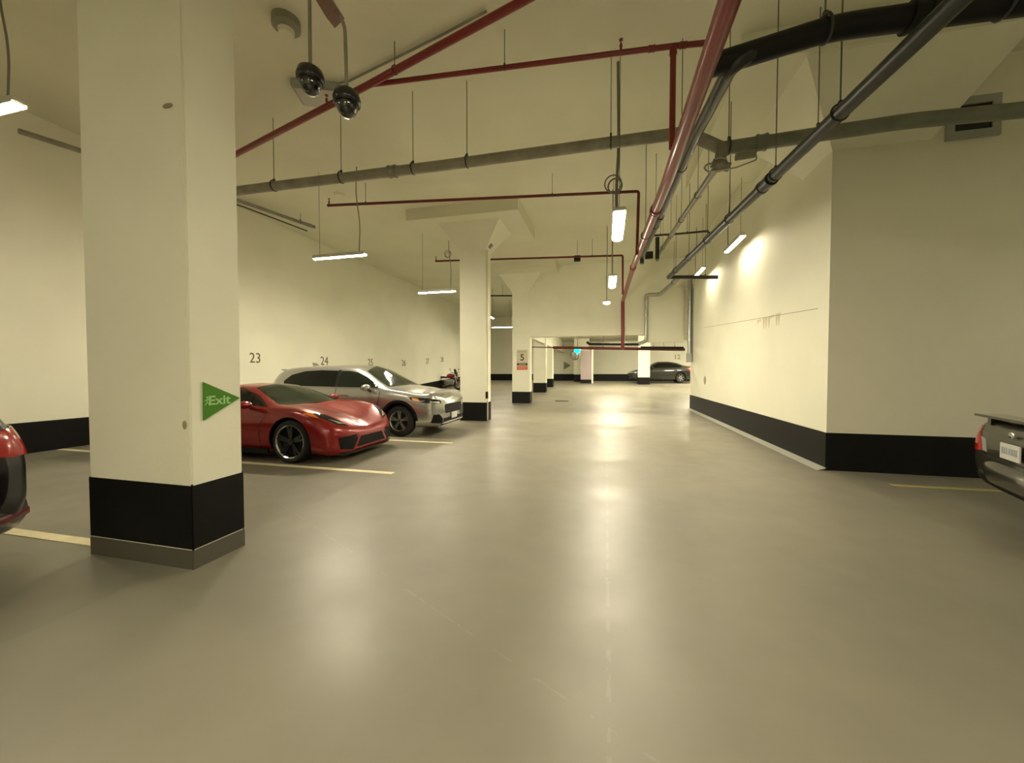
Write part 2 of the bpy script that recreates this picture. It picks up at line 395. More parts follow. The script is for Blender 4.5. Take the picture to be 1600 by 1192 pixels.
pipe('drain_pipe', [(1.520,6.048,4.364), (1.520,12.748,5.025), (1.520,12.735,4.864)], .050, mat('tan_pipe', (.20, .18, .12), .4, noise=.15), 'tan pipe descending from the branch fitting between the red and green pipes', hang=(.18, .4, .6, .8), rod=.005)
pipe('riser_pipe', [(1.378,11.600,5.223), (1.384,11.600,4.613)], .055, M_darksteel, 'short dark vertical pipe beyond the red main pipe', hang=())
pipe('grey_cross_pipe', [(1.315,11.800,5.350), (2.050,11.800,5.342), (2.713,11.800,5.357), (2.757,11.500,5.145)], .028, M_darksteel, 'thin dark pipe crossing above the end of the green pipe', hang=(.1, .5, .8))
# sprinkler branches
B1 = [(-7.851,6.258,5.600), (-6.654,5.920,5.600), (-3.382,5.025,5.600), (-0.910,4.314,5.600), (0.053,4.014,5.600)]
pipe('sprinkler_branch', B1, .048, M_red, 'red branch pipe slanting past the two dome cameras', hang=(.08, .63), heads=(.45,))
pipe('sprinkler_branch', [(-3.382,5.025,5.600), (0.768,5.103,5.400), (1.151,5.126,5.380)], .033, M_red, 'thin red branch pipe above the grey cross pipe', hang=(.45,), heads=(.78,), coup=(.86, .94), couplen=.03)
pipe('sprinkler_branch', [(0.769,5.110,5.390), (0.750,5.000,4.120)], .036, M_red, 'red drop pipe from the thin branch down to the red main', coup=(.03,), couplen=.04)
pipe('sprinkler_branch', [(-6.636,8.152,5.500), (0.688,9.189,5.500), (0.659,9.200,4.090)], .032, M_redd, 'dark red branch pipe above the first aisle lamp, turning down to the main', hang=(.11, .62), coup=(.79,), couplen=.03, heads=(.004,))
pipe('sprinkler_branch', [(-5.984,12.839,5.400), (0.525,13.728,5.400), (0.530,13.600,4.051)], .032, M_redd, 'dark red branch pipe passing behind the middle column', hang=(.2, .7), heads=(.004,))
pipe('sprinkler_branch', [(-7.085,19.066,5.400), (-3.507,19.943,5.400)], .04, M_darksteel, 'thin dark pipe high beyond the middle column', hang=(.5,))
# the far opening
pipe('grey_cross_pipe', [(-0.833,17.300,2.750), (-0.722,17.300,2.649), (1.401,17.300,2.600)], .055, M_dark, 'black pipe with a bent end under the beam', hang=(), top=3.8)
pipe('sprinkler_branch', [(-3.306,17.150,2.957), (-3.306,17.150,2.552), (-2.258,17.150,2.508)], .022, M_redd, 'thin dark red pipe at the left end of the opening', top=3.8)
pipe('sprinkler_main', [(-2.322,17.200,2.512), (3.163,17.200,2.352)], .060, M_redd, 'dark red main pipe crossing under the beam', hang=(.08, .4, .85), top=3.8)
pipe('grey_cross_pipe', [(1.395,16.900,2.439), (3.059,16.900,2.402)], .05, M_dark, 'black pipe resting above the red pipe under the beam panel', hang=(.3, .8), top=2.96)
pipe('riser_pipe', [(2.371,13.900,4.597), (2.029,16.100,4.463), (1.540,16.350,4.521), (1.556,16.350,2.662), (1.283,16.450,2.570)], .07, M_silver, 'silver pipe bending down the beam beside the boxed panel', coup=(.72,), hang=(.12,), couplen=.02)
pipe('riser_pipe', [(3.040,15.716,4.891), (3.040,15.606,2.026)], .075, M_silver, 'silver vertical riser at the far end of the aisle wall', coup=(.08, .42, .8), couplen=.02)
MB().box((2.919,15.600,1.787), (3.085,15.450,2.115)).build('wall_bracket', M_boxgrey, bpy.data.objects['riser_pipe.002'])
MB().box((3.120,15.762,4.538), (3.138,15.475,1.807)).build('backing_strip', M_boxgrey, bpy.data.objects['riser_pipe.002'])
# rail along the left wall
pipe('cable_rail', [(-9.300,4.264,5.354), (-9.200,8.158,5.845), (-8.400,9.766,5.711)], .045, M_grey, 'grey rail high along the left wall, ending past the near column', hang=(.55, .93), coup=(.97,))
for k in (1,):
    pipe('cable_rail', [(-9.300,6.954,5.610), (-9.250,8.200,5.752), (-8.500,9.574,5.540)], .02, M_steel, 'thinner grey conduit just below the high grey rail', hang=())

# ------------------------------------------------------------------ hanging lamps
def lamp(cx, cy, cz, rz, label, L=1.15, top=CEIL, loops=False, group='hanging tube lamps', cords=True, w=.12, k=1.0):
    power = k
    t = thing('hanging_lamp', label, 'lamp', (cx, cy, cz), rz, group)
    hb_ = MB().box((-L/2, -w/2, .005), (L/2, w/2, .07), .012).box((-L/2, -w/2-.006, -.012), (L/2, -w/2+.004, .03)).box((-L/2, w/2-.004, -.012), (L/2, w/2+.006, .03))
    hb_.build('lamp_housing', M_house, t)
    mb = MB(); n = 10; rings = []
    for xx in (-L/2+.02, L/2-.02):
        ring = [mb.bm.verts.new((xx, -math.cos(PI*k/n)*(w/2-.008), .004-math.sin(PI*k/n)*.034)) for k in range(n+1)]; rings.append(ring)
    for k in range(n): mb.bm.faces.new((rings[0][k], rings[0][k+1], rings[1][k+1], rings[1][k]))
    for r in rings: mb.bm.faces.new(r)
    mb.bm.faces.new((rings[0][0], rings[0][n], rings[1][n], rings[1][0]))
    mb.build('lamp_lens', M_lens if power == 1 else mat('lamp_lens_%d' % int(power*100), (1, .9, .7), .4, emit=LAMP_COL, estr=LAMP*power), t)
    if cords:
        MB().bar((-L*.38, 0, .07), (-L*.38, 0, top-cz), .004, 6).build('hanging_wire', M_steel, t)
        h = top-cz
        MB().tube([(L*.38, 0, .07), (L*.40, .01, h*.35), (L*.33, -.01, h*.7), (L*.35, 0, h)], .011, 8, bend=.25).build('power_cord', M_cord, t)
        if loops: MB().torus((L*.3, .03, h*.62), .11, .010, Matrix.Rotation(PI/2, 3, 'X')).torus((L*.33, -.02, h*.6), .09, .008, Matrix.Rotation(1.3, 3, 'X')).build('cord_coil', M_cord, t)
    return t
HL = 3.6
x, y, z = (-5.902,7.605,4.050); lamp(x, y, z, 0, 'lit tube lamp hanging above the silver car', L=1.36, k=1.7)
x, y, z = (-5.416,11.706,4.050); lamp(x, y, z, 0, 'lit tube lamp just left of the middle column', L=1.3, loops=True, k=1.4)
x, y, z = (-6.522,24.014,4.300); lamp(x, y, z, 0, L=1.4, label='distant lit tube lamp seen right of the middle column')
x, y, z = (-6.124,20.035,4.400); lamp(x, y, z, PI/2, 'tiny far lamp glowing at the edge of the middle column')
x, y, z = (-6.851,2.804,4.300); lamp(x, y, z, 0, L=1.5, k=.3, label= 'lit tube lamp at the left edge of the view above the black car')
lamp(-6.8, -2.2, 4.3, 0, k=.6, label= 'unseen lamp behind the viewer on the left')
x, y, z = (0.162,6.006,3.600); c1 = lamp(x, y, z, PI/2, 'nearest lit lamp over the aisle, with bundled cords above', w=.17, k=.7)
MB().tube([(.05, .02, .07), (.03, .03, .6), (0, 0, 1.2), (-.02, .02, 2.4)], .022, 8, bend=.2).build('cord_bundle', M_cord, c1)
MB().torus((.02, .05, .62), .10, .012, Matrix.Rotation(1.2, 3, 'Y')).torus((.02, .08, .66), .12, .010, Matrix.Rotation(1.45, 3, 'Y')).build('cord_coil', M_cord, c1)
x, y, z = (0.136,9.654,3.600); lamp(x, y, z, PI/2, 'second lit lamp over the aisle, beyond the nearest one', w=.17, k=.85)
x, y, z = (0.005,12.482,3.600); lamp(x, y, z, PI/2, 'farthest small lit lamp over the aisle', L=.25, w=.2, k=4)
lamp(.17, .8, 3.6, PI/2, k=.3, label= 'lamp over the aisle just above the view', w=.17)
lamp(.17, -3.2, 3.6, PI/2, k=1.9, label= 'lamp over the aisle behind the viewer', w=.17)
x, y, z = (2.800,9.733,4.322); lamp(x, y, z, PI/2, 'lit lamp close to the aisle wall, nearer of the two', k=.2)
x, y, z = (2.750,12.912,4.478); lamp(x, y, z, PI/2, 'lit lamp close to the aisle wall, farther of the two', k=.22)
# unseen lamps added under the low ceiling to brighten the far wall
LB = 'added lamps beyond the opening'
lamp(.6, 18.6, 3.7, 0, 'unseen added lamp just behind the beam over the aisle', top=3.8, cords=False, group=LB, k=2.0)
lamp(.3, 23.2, 3.72, 0, 'unseen added lamp behind the beam, farther over the aisle', top=3.8, cords=False, group=LB, k=3.4)
lamp(5.0, 23.0, 3.7, 0, 'unseen added lamp behind the end of the aisle wall', top=3.8, cords=False, group=LB, k=3.4)
lamp(6.6, 26.5, 3.7, 0, 'unseen added lamp right of the dark sedan at the far end', top=3.8, cords=False, group=LB, k=3.4)
lamp(8.5, 2.5, 3.6, PI/2, k=1.15, label='lamp right of the view over the grey car bays')

# ------------------------------------------------------------------ dome cameras, detector, boxes, vent
def dome_camera(c, label, bend=None):
    t = thing('dome_camera', label, 'camera', c)
    MB().lathe([(0, .075), (.045, .075), (.085, .045), (.098, .0), (.095, -.03), (.085, -.04), (0, -.04)], seg=28).build('camera_shell', M_blackp, t, .7)
    MB().lathe([(.078, -.035), (.074, -.07), (.055, -.105), (.03, -.122), (0, -.128)], seg=24).build('camera_dome', M_dome, t, 1.2)
    if bend is None:
        MB().bar((0, 0, .07), (0, 0, CEIL-c[2]), .013, 10).build('drop_pole', M_grey, t)
    else:
        MB().tube([(0, 0, .07), (-.01, 0, .56), (-.12, -.02, .70), (-.16, -.02, 1.0), (-.16, -.02, CEIL-c[2])], .013, 10, bend=.08).build('drop_pole', M_grey, t)
        MB().obox((-.13, -.02, .68), (.10, .09, .22), Matrix.Rotation(-.55, 3, 'Y')).build('junction_box', mat('pinkish_box', (.22, .13, .10), .5), t)
    return t
R14 = Matrix.Rotation(0, 3, 'Z')
dome_camera((-2.136,2.459,3.620), 'black dome camera on a straight pole, left of the pair')
dome_camera((-1.869,2.513,3.450), 'black dome camera on a bent pole, right of the pair', True)
x, y, z = (-4.060,4.259,5.980)
t = thing('smoke_detector', 'round dark detector on the ceiling above the near column', 'detector', (x, y, CEIL))
MB().lathe([(0, 0), (.17, 0), (.17, -.09), (.12, -.13), (0, -.14)], seg=28).build('detector_base', M_grey, t, .7)
MB().lathe([(.10, -.13), (.09, -.19), (0, -.21)], seg=24).build('sensor_cap', M_ceil, t, .7)
x, y, z = (-4.531,5.422,5.980)
t = thing('junction_box', 'flat pale grey box on the ceiling behind the dome cameras', 'box', (x, y, CEIL), .35)
MB().box((-.36, -.24, -.12), (.36, .24, 0), .02).build('box_body', M_boxgrey, t); MB().box((-.32, -.2, -.13), (.32, .2, -.118), .005).build('cover_plate', M_white, t)
pipe('ceiling_conduit', [(-4.195,5.333,5.970), (-3.926,5.330,5.970), (-2.179,4.913,5.970), (-1.490,4.731,5.970)], .016, M_grey, 'thin grey conduit on the ceiling behind the slanting red pipe')
x, y, z = (-6.680,8.634,5.980)
t = thing('junction_box', 'small round ceiling box above the lamp over the silver car', 'box', (x, y, CEIL))
MB().lathe([(0, 0), (.13, 0), (.11, -.06), (0, -.07)], seg=20).build('box_body', M_ceil, t, .7)
for px, py, Yy, lab in ((902,403,13.3,'small black box on the far red branch pipe'), (1015,399,11.9,'small black box between the red main and the dark vertical pipe')):
    p = Vector({902: (-0.997,13.597,5.360), 1015: (1.190,11.900,4.822)}[px])
    t = thing('speaker_box', lab, 'box', p)
    MB().box((-.11, -.06, -.1), (.11, .06, .1), .01).build('box_body', M_blackp, t); MB().bar((0, 0, .1), (0, 0, CEIL-p.z), .006, 6).build('hanging_rod', M_steel, t)
x, y, z = (4.725,6.530,4.832)
t = thing('wall_vent', 'square grey vent frame on the wall behind the thick pipe', 'vent', (x, YW, z))
mb = MB()
for a in ((-.29, -.04, -.27, .29, 0, -.17), (-.29, -.04, .17, .29, 0, .27), (-.29, -.04, -.17, -.2, 0, .17), (.2, -.04, -.17, .29, 0, .17)): mb.box(a[:3], a[3:])
mb.build('vent_frame', M_boxgrey, t); MB().box((-.21, -.02, -.18), (.21, -.002, .18)).build('vent_opening', M_blackp, t)
MB().box((-.2, -.035, -.02), (.2, -.01, .02)).build('vent_blade', M_grey, t)
x, y, z = (3.130,13.687,1.157)
t = props(MB().lathe([(0, -.01), (.12, -.012), (.14, 0)], axis='X', c=(XW-.001, y, z), seg=20).build('wall_plate', mat('plate_tan', (.36, .30, .18), .5)), 'small round tan cap on the aisle wall', 'cap')

# ------------------------------------------------------------------ signs
p0 = (-2.914,2.227,1.369); p1 = (-2.914,2.223,1.083); p2 = (-2.914,2.517,1.233)
t = thing('exit_sign', 'green triangular arrow sign reading Exit on the nearest column', 'sign', (-2.913, (p0[1]+p2[1])/2, p2[2]))
lz = t.location
def L(p, dx): return (dx, p[1]-lz.y, p[2]-lz.z)
MB().hull([L(p0, -.004), L(p1, -.004), L(p2, -.004)], [L(p0, .006), L(p1, .006), L(p2, .006)]).build('sign_panel', M_signgreen, t)
ey = (-2.904,2.343,1.232)[1]-lz.y; ez = (-2.904,2.343,1.225)[2]-lz.z
text('sign_lettering', 'Exit', .096, (.008, ey, ez), (PI/2, 0, PI/2), M_signtext, t, sx=1.18, bold=.002)
y0 = (-2.904,2.250,1.239)[1]-lz.y
mb = MB(); mb.ball((.008, y0, ez+.028), .008, (.3, 1, 1), 8)
for a, b in (((0, .02), (0, -.005)), ((0, .012), (.022, .018)), ((0, .012), (-.02, .002)), ((0, -.005), (.016, -.035)), ((0, -.005), (-.018, -.03))):
    mb.bar((.008, y0+a[0], ez+a[1]), (.008, y0+b[0], ez+b[1]), .0035, 6)
mb.build('sign_pictogram', M_signtext, t)

x, y, z = (-3.599,16.590,1.958)
t = thing('level_sign', 'white sign with a black 5 and a red strip on a cream column', 'sign', (x, 16.594, z))
hw, hh = .24, .44
MB().box((-hw, -.02, -hh), (hw, 0, hh)).build('sign_board', mat('sign_board', (.55, .50, .36), .5), t)
text('sign_digit', '5', .40, (0, -.022, .09), (PI/2, 0, 0), mat('sign_ink', (.04, .03, .015), .5), t, bold=.008)
mb = MB()
for i in range(9): mb.box((-.19+i*.042, -.023, hh-.11), (-.19+i*.042+.03, -.021, hh-.08))
mb.build('sign_heading', mat('sign_ink_faded', (.18, .15, .09), .5), t)
b_ = MB().box((-hw, -.024, -.25), (hw, -.02, -.15)).build('black_strip', MATS['sign_ink'], t)
mb = MB()
for i in range(6): mb.box((-.14+i*.05, -.027, -.22), (-.14+i*.05+.032, -.0245, -.18))
mb.build('strip_marks', MATS['sign_board'], b_)
r_ = MB().box((-hw, -.024, -hh), (hw, -.02, -.29)).build('red_strip', mat('sign_red', (.62, .10, .07), .5), t)
mb = MB()
for i in range(8): mb.box((-.18+i*.046, -.027, -.39), (-.18+i*.046+.03, -.0245, -.34))
mb.build('strip_marks', mat('sign_pink', (.75, .3, .2), .5), r_)

x, y, z = (-3.065,31.170,1.915)
t = props(MB().hull([(x-.25, YF-.03, z+.33), (x-.25, YF-.03, z-.33), (x+.3, YF-.03, z)], [(x-.25, YF-.005, z+.33), (x-.25, YF-.005, z-.33), (x+.3, YF-.005, z)]).build('arrow_sign', mat('arrow_grey_green', (.20, .22, .12), .5)), 'small grey green triangular arrow on the far wall', 'sign')
# mirror and green signal lamp beneath the low ceiling
x, y, z = (-1.733,22.000,2.356)
t = thing('convex_mirror', 'round grey mirror hanging below the green signal light', 'mirror', (x, y, z), -.4)
MB().lathe([(0, -.10), (.12, -.085), (.22, -.04), (.26, 0), (0, 0)], axis='Y', seg=28).build('mirror_face', mat('mirror_face', (.45, .38, .36), .15, metal=.6), t, .8)
MB().torus((0, 0, 0), .26, .018, Matrix.Rotation(PI/2, 3, 'X')).build('mirror_rim', M_blackp, t); MB().bar((0, .02, .2), (0, .02, 3.8-z), .012, 8).build('mirror_arm', M_grey, t)
x, y, z = (-1.554,21.500,2.599)
t = thing('signal_light', 'glowing turquoise signal light under the low ceiling', 'light', (x, y, z))
MB().ball((0, 0, 0), .155, (1.15, 1, .85), 20).build('signal_globe', mat('turquoise_globe', (.0, .5, .42), .3, emit=(.0, .75, .62), estr=1.3), t, 1.0); MB().bar((0, 0, .12), (0, 0, 3.8-z), .02, 8).build('signal_stem', M_darksteel, t)
# door leaf standing open at the far end
xa, ya, za = (-1.70, 26.75, zf(26.75))
t = thing('door_1', 'mauve grey door leaf with a black kick plate at the far end', None, (xa, ya, za)); t['kind'] = 'structure'
MB().box((0, 0, .02), (.74, .09, 2.26)).build('door_leaf', mat('mauve_grey_paint', (.36, .30, .29), .5), t); MB().box((0, -.012, 0), (.72, .01, .26)).build('kick_plate', M_black, t)
MB().box((.74, -.02, 0), (.84, .3, 2.30)).build('door_frame', M_wall, t)
struct(MB().box((-2.28, 28.2, .68), (-1.2, 28.5, 3.8)).build('wall_pier', M_wall), 'cream pier beside the mauve door')
band('baseboard_pier', (-2.29, 28.185, .68), (-1.19, 28.2, 1.22))

# ------------------------------------------------------------------ cars
def pchip(xs, ys):
    n = len(xs); h = [xs[i+1]-xs[i] for i in range(n-1)]; d = [(ys[i+1]-ys[i])/h[i] for i in range(n-1)]; m = [0]*n
    for i in range(1, n-1):
        if d[i-1]*d[i] > 0:
            w1 = 2*h[i]+h[i-1]; w2 = h[i]+2*h[i-1]; m[i] = (w1+w2)/(w1/d[i-1]+w2/d[i])
    m[0] = d[0]; m[-1] = d[-1]
    def f(x):
        x = min(max(x, xs[0]), xs[-1]); i = 0
        while i < n-2 and x > xs[i+1]: i += 1
        t = (x-xs[i])/h[i]
        return ((2*t**3-3*t*t+1)*ys[i]+(t**3-2*t*t+t)*h[i]*m[i]+(-2*t**3+3*t*t)*ys[i+1]+(t**3-t*t)*h[i]*m[i+1])
    return f
def car_shell(st):
    # stations: (x, zb, wb, zm, wm, zs, ws, zl, wl, zr, wr, zt): underside, flank, shoulder, belt, roof edge, crown
    ks = list(range(len(st)))
    fx = pchip(ks, [s[0] for s in st]); fs = [pchip(ks, [s[k] for s in st]) for k in range(1, 12)]
    N = (len(st)-1)*9; rings = []; bm = bmesh.new(); M = 30
    for i in range(N+1):
        t = i*(len(st)-1)/N; x = fx(t); v = [f(t) for f in fs]
        pts = [(0, v[0]), (v[1], v[0]), (v[3], v[2]), (v[5], v[4]), (v[7], v[6]), (v[9], v[8]), (0, v[10])]
        # chord length parameter with rounding at the key points
        L = [0]
        for a, b in zip(pts, pts[1:]): L.append(L[-1]+max(.02, math.hypot(b[0]-a[0], b[1]-a[1])))
        gy = pchip(L, [p[0] for p in pts]); gz = pchip(L, [p[1] for p in pts])
        idx = []
        per = [3, 4, 5, 4, 7, 7]
        for k, n in enumerate(per):
            for j in range(n): idx.append(L[k]+(L[k+1]-L[k])*j/n)
        idx.append(L[-1])
        half = [(gy(s), gz(s)) for s in idx]
        # light smoothing keeps creases soft
        hs = [half[0]]+[((half[j-1][0]+2*half[j][0]+half[j+1][0])/4, (half[j-1][1]+2*half[j][1]+half[j+1][1])/4) for j in range(1, len(half)-1)]+[half[-1]]
        ring = [bm.verts.new((x, -y, z)) for y, z in hs]+[bm.verts.new((x, y, z)) for y, z in hs[-2:0:-1]]
        rings.append(ring)
    n = len(rings[0])
    for a, b in zip(rings, rings[1:]):
        for k in range(n): bm.faces.new((a[k], a[(k+1) % n], b[(k+1) % n], b[k]))
    bm.faces.new(rings[0][::-1]); bm.faces.new(rings[-1])
    bmesh.ops.recalc_face_normals(bm, faces=bm.faces)
    return bm
def bumper(hw, x0, sweep, pw, layers, close=True):
    mb = MB(); n = 20; rows = []
    for z, dx, ws in layers:
        rows.append([mb.bm.verts.new((x0+dx+sweep*abs(-1+2*k/n)**pw, hw*ws*(-1+2*k/n), z)) for k in range(n+1)])
    for a, b in zip(rows, rows[1:]):
        for k in range(n): mb.bm.faces.new((a[k], a[k+1], b[k+1], b[k]))
    back = []
    for z, dx, ws in layers:
        back.append((mb.bm.verts.new((x0+sweep+.30, -hw*ws*.99, z)), mb.bm.verts.new((x0+sweep+.30, hw*ws*.99, z))))
    for a, b, p, q in zip(rows, rows[1:], back, back[1:]):
        mb.bm.faces.new((a[0], b[0], q[0], p[0])); mb.bm.faces.new((a[-1], p[1], q[1], b[-1]))
        mb.bm.faces.new((p[0], q[0], q[1], p[1]))
    mb.bm.faces.new([v for v in rows[0]]+[back[0][1], back[0][0]]); mb.bm.faces.new([v for v in rows[-1]]+[back[-1][1], back[-1][0]])
    return mb
class Car:
    def __init__(s, name, label, loc, rz, st, paint, wheels, rw, halfw, archr, dark, cat='car'):
        s.t = thing(name, label, cat, loc, rz)
        bm = car_shell(st); me = bpy.data.meshes.new('body'); bm.to_mesh(me)
        s.bvh = BVHTree.FromBMesh(bm); bm.free()
        me.materials.append(paint); me.materials.append(dark)
        cm = bmesh.new()
        for wx in wheels:
            for sg in (-1, 1):
                bmesh.ops.create_cone(cm, cap_ends=True, segments=48, radius1=archr, radius2=archr, depth=.9,
                    matrix=Matrix.Translation((wx, sg*(halfw+.45-.27), rw+.01)) @ Matrix.Rotation(PI/2, 4, 'X'))
        cme = bpy.data.meshes.new('cut'); cm.to_mesh(cme); cm.free(); cme.materials.append(dark)
        a = bpy.data.objects.new('a', me); b = bpy.data.objects.new('b', cme); COL.objects.link(a); COL.objects.link(b)
        md = a.modifiers.new('m', 'BOOLEAN'); md.operation = 'DIFFERENCE'; md.object = b; md.solver = 'EXACT'
        try: md.material_mode = 'TRANSFER'
        except Exception: pass
        dg = bpy.context.evaluated_depsgraph_get(); res = bpy.data.meshes.new_from_object(a.evaluated_get(dg)); res.name = 'body'
        bpy.data.objects.remove(a); bpy.data.objects.remove(b)
        smooth(res, True, .75)
        s.body = link('body', res, None, s.t)
        s.hw = halfw
    # project a polygon of points onto the body along direction d; a thin solid patch
    def patch(s, name, pts, d, m, off=.004, step=.05, parent=None, thick=.012, mirror=False):
        outs = []
        for sg in ((1, -1) if mirror else (1,)):
            pp = [Vector((p[0], p[1]*sg, p[2])) for p in pts]; dd = Vector((d[0], d[1]*sg, d[2])).normalized()
            up = Vector((0, 0, 1)) if abs(dd.z) < .9 else Vector((1, 0, 0))
            u = dd.cross(up).normalized(); v = u.cross(dd).normalized(); c = sum(pp, Vector())/len(pp)
            P2 = [((p-c).dot(u), (p-c).dot(v)) for p in pp]
            # dense boundary
            B = []
            for i in range(len(P2)):
                a, b = Vector(P2[i]), Vector(P2[(i+1) % len(P2)]); k = max(1, int((b-a).length/step))
                for j in range(k): B.append(a+(b-a)*j/k)
            x0 = min(b.x for b in B); x1 = max(b.x for b in B); y0 = min(b.y for b in B); y1 = max(b.y for b in B)
            I = []
            def inside(q):
                r = False
                for i in range(len(B)):
                    a, b = B[i], B[i-1]
                    if (a.y > q.y) != (b.y > q.y) and q.x < (b.x-a.x)*(q.y-a.y)/(b.y-a.y)+a.x: r = not r
                return r
            nx = int((x1-x0)/step)+1; ny = int((y1-y0)/step)+1
            for i in range(nx+1):
                for j in range(ny+1):
                    q = Vector((x0+(i+.37)*step, y0+(j+.41)*step))
                    if inside(q) and min((q-b).length for b in B) > step*.45: I.append(q)
            V = B+I; E = [(i, (i+1) % len(B)) for i in range(len(B))]
            r = delaunay_2d_cdt(V, E, [list(range(len(B)))], 1, 1e-5)
            bm = bmesh.new(); top = []; last = None
            for q in r[0]:
                o = c+u*q.x+v*q.y; hit = s.bvh.ray_cast(o-dd*3, dd)
                if hit[0] is None:
                    nr = s.bvh.find_nearest(o); top.append(nr[0]+nr[1]*off)
                else: top.append(hit[0]+hit[1]*off)
            tv = [bm.verts.new(p) for p in top]; bv = [bm.verts.new(p+dd*thick) for p in top]
            for f in r[2]:
                try: bm.faces.new([tv[i] for i in f]); bm.faces.new([bv[i] for i in f][::-1])
                except Exception: pass
            cnt = {}
            for f in r[2]:
                for i in range(len(f)):
                    e = tuple(sorted((f[i], f[(i+1) % len(f)]))); cnt[e] = cnt.get(e, 0)+1
            for (i, j), k in cnt.items():
                if k == 1:
                    try: bm.faces.new((tv[i], tv[j], bv[j], bv[i]))
                    except Exception: pass
            bmesh.ops.recalc_face_normals(bm, faces=bm.faces)
            me = bpy.data.meshes.new(name); bm.to_mesh(me); bm.free(); smooth(me, True, .9)
            outs.append(link(name, me, m, parent or s.t))
        return outs
    def strips(s, name, lines, d, m, w=.010, off=.002, parent=None, mirror=True):
        for sg in ((1, -1) if mirror else (1,)):
            bm = bmesh.new()
            dd = Vector((d[0], d[1]*sg, d[2])).normalized()
            for line in lines:
                pts = [Vector((p[0], p[1]*sg, p[2])) for p in line]; dense = []
                for a, b in zip(pts, pts[1:]):
                    k = max(1, int((b-a).length/.05))
                    for j in range(k): dense.append(a+(b-a)*j/k)
                dense.append(pts[-1]); prev = None
                for i, p in enumerate(dense):
                    t = (dense[min(i+1, len(dense)-1)]-dense[max(0, i-1)]).normalized(); n = t.cross(dd).normalized()*w/2
                    pr = []
                    for q in (p-n, p+n):
                        h = s.bvh.ray_cast(q-dd*3, dd)
                        pr.append(None if h[0] is None else bm.verts.new(h[0]+h[1]*off))
                    if None in pr: prev = None; continue
                    if prev: bm.faces.new((prev[0], prev[1], pr[1], pr[0]))
                    prev = pr
            me = bpy.data.meshes.new(name); bm.to_mesh(me); bm.free(); o = link(name, me, m, parent or s.t)
        return o
    def wheel(s, x, sg, r, w, rimr, rimm, spokes, kind='five', lipm=None, y=None):
        y = (s.hw-.02 if y is None else y)*sg
        mb = MB(); h = w/2
        mb.lathe([(rimr*.97, -h*.9), (r*.90, -h), (r*.975, -h*.82), (r, -h*.45), (r, h*.45), (r*.975, h*.82), (r*.90, h), (rimr*.97, h*.9), (rimr*.97, -h*.9)], axis='Y', c=(x, y-sg*h, r), seg=48, cap=False)
        t = mb.build('wheel', MATS['tyre_rubber'], s.t, .8)
        yo = y  # outer face
        def yy(v): return yo+sg*v
        mb = MB()
        prof = [(rimr*.99, -w*.85), (rimr*.95, -w*.8), (rimr*.93, -.02), (rimr*1.0, -.003), (rimr*1.02, -.012)]
        mb.lathe([(a, b*1.0) for a, b in prof] if sg > 0 else [(a, -b) for a, b in prof], axis='Y', c=(x, yo, r), seg=48, cap=False)
        mb.build('rim', lipm or rimm, t, .8)
        MB().lathe([(0, 0), (rimr*.9, 0), (rimr*.9, .02*sg), (0, .02*sg)], axis='Y', c=(x, yy(-.13), r), seg=32).build('brake_disc', MATS['brake_shadow'], t)
        mb = MB()
        for k in range(spokes):
            a = 2*PI*(k+.25)/spokes
            for off in ((-.14, .14) if kind == 'twin' else (0,)):
                c, sn = math.cos(a+off), math.sin(a+off)
                wI = rimr*(.10 if kind == 'twin' else .16); wO = rimr*(.07 if kind == 'twin' else .10)
                ci, si = math.cos(a), math.sin(a)
                p0 = Vector((x+rimr*.16*ci, yy(-.035), r+rimr*.16*si)); p1 = Vector((x+rimr*.95*c, yy(-.012), r+rimr*.95*sn))
                n = Vector((-sn, 0, c)); dpt = Vector((0, -sg*.04, 0))
                mb.hull([p0-n*wI, p0+n*wI, p0+n*wI+dpt, p0-n*wI+dpt], [p1-n*wO, p1+n*wO, p1+n*wO+dpt, p1-n*wO+dpt])
        mb.lathe([(0, 0), (rimr*.2, 0), (rimr*.24, -sg*.03), (0, -sg*.03)], axis='Y', c=(x, yy(-.022), r), seg=20)
        mb.build('spokes', rimm, t)
        MB().lathe([(0, .004*sg), (rimr*.12, 0), (0, -.01*sg)], axis='Y', c=(x, yy(-.02), r), seg=16).build('wheel_cap', MATS['brake_shadow'], t)
        return t
    def mirror(s, x, y, z, m, sz=(.09, .11, .075), stalk=None):
        for sg in (-1, 1):
            mb = MB(); mb.ball((x, sg*y, z), 1, sz, 18); o = mb.build('wing_mirror', m, s.t, 1.2)
            MB().hull([(x-.05, sg*(y-.16), z-.10), (x+.03, sg*(y-.16), z-.10), (x+.02, sg*(y-.02), z-.02), (x-.04, sg*(y-.02), z-.02)],
                      [(x-.05, sg*(y-.16), z-.06), (x+.03, sg*(y-.16), z-.06), (x+.02, sg*(y-.02), z+.01), (x-.04, sg*(y-.02), z+.01)]).build('mirror_stalk', stalk or M_blackp, o)
            MB().ball((x-sz[0]*.55, sg*y, z), 1, (sz[0]*.55, sz[1]*.85, sz[2]*.8), 14).build('mirror_glass', MATS['car_glass'], o, 1.2)

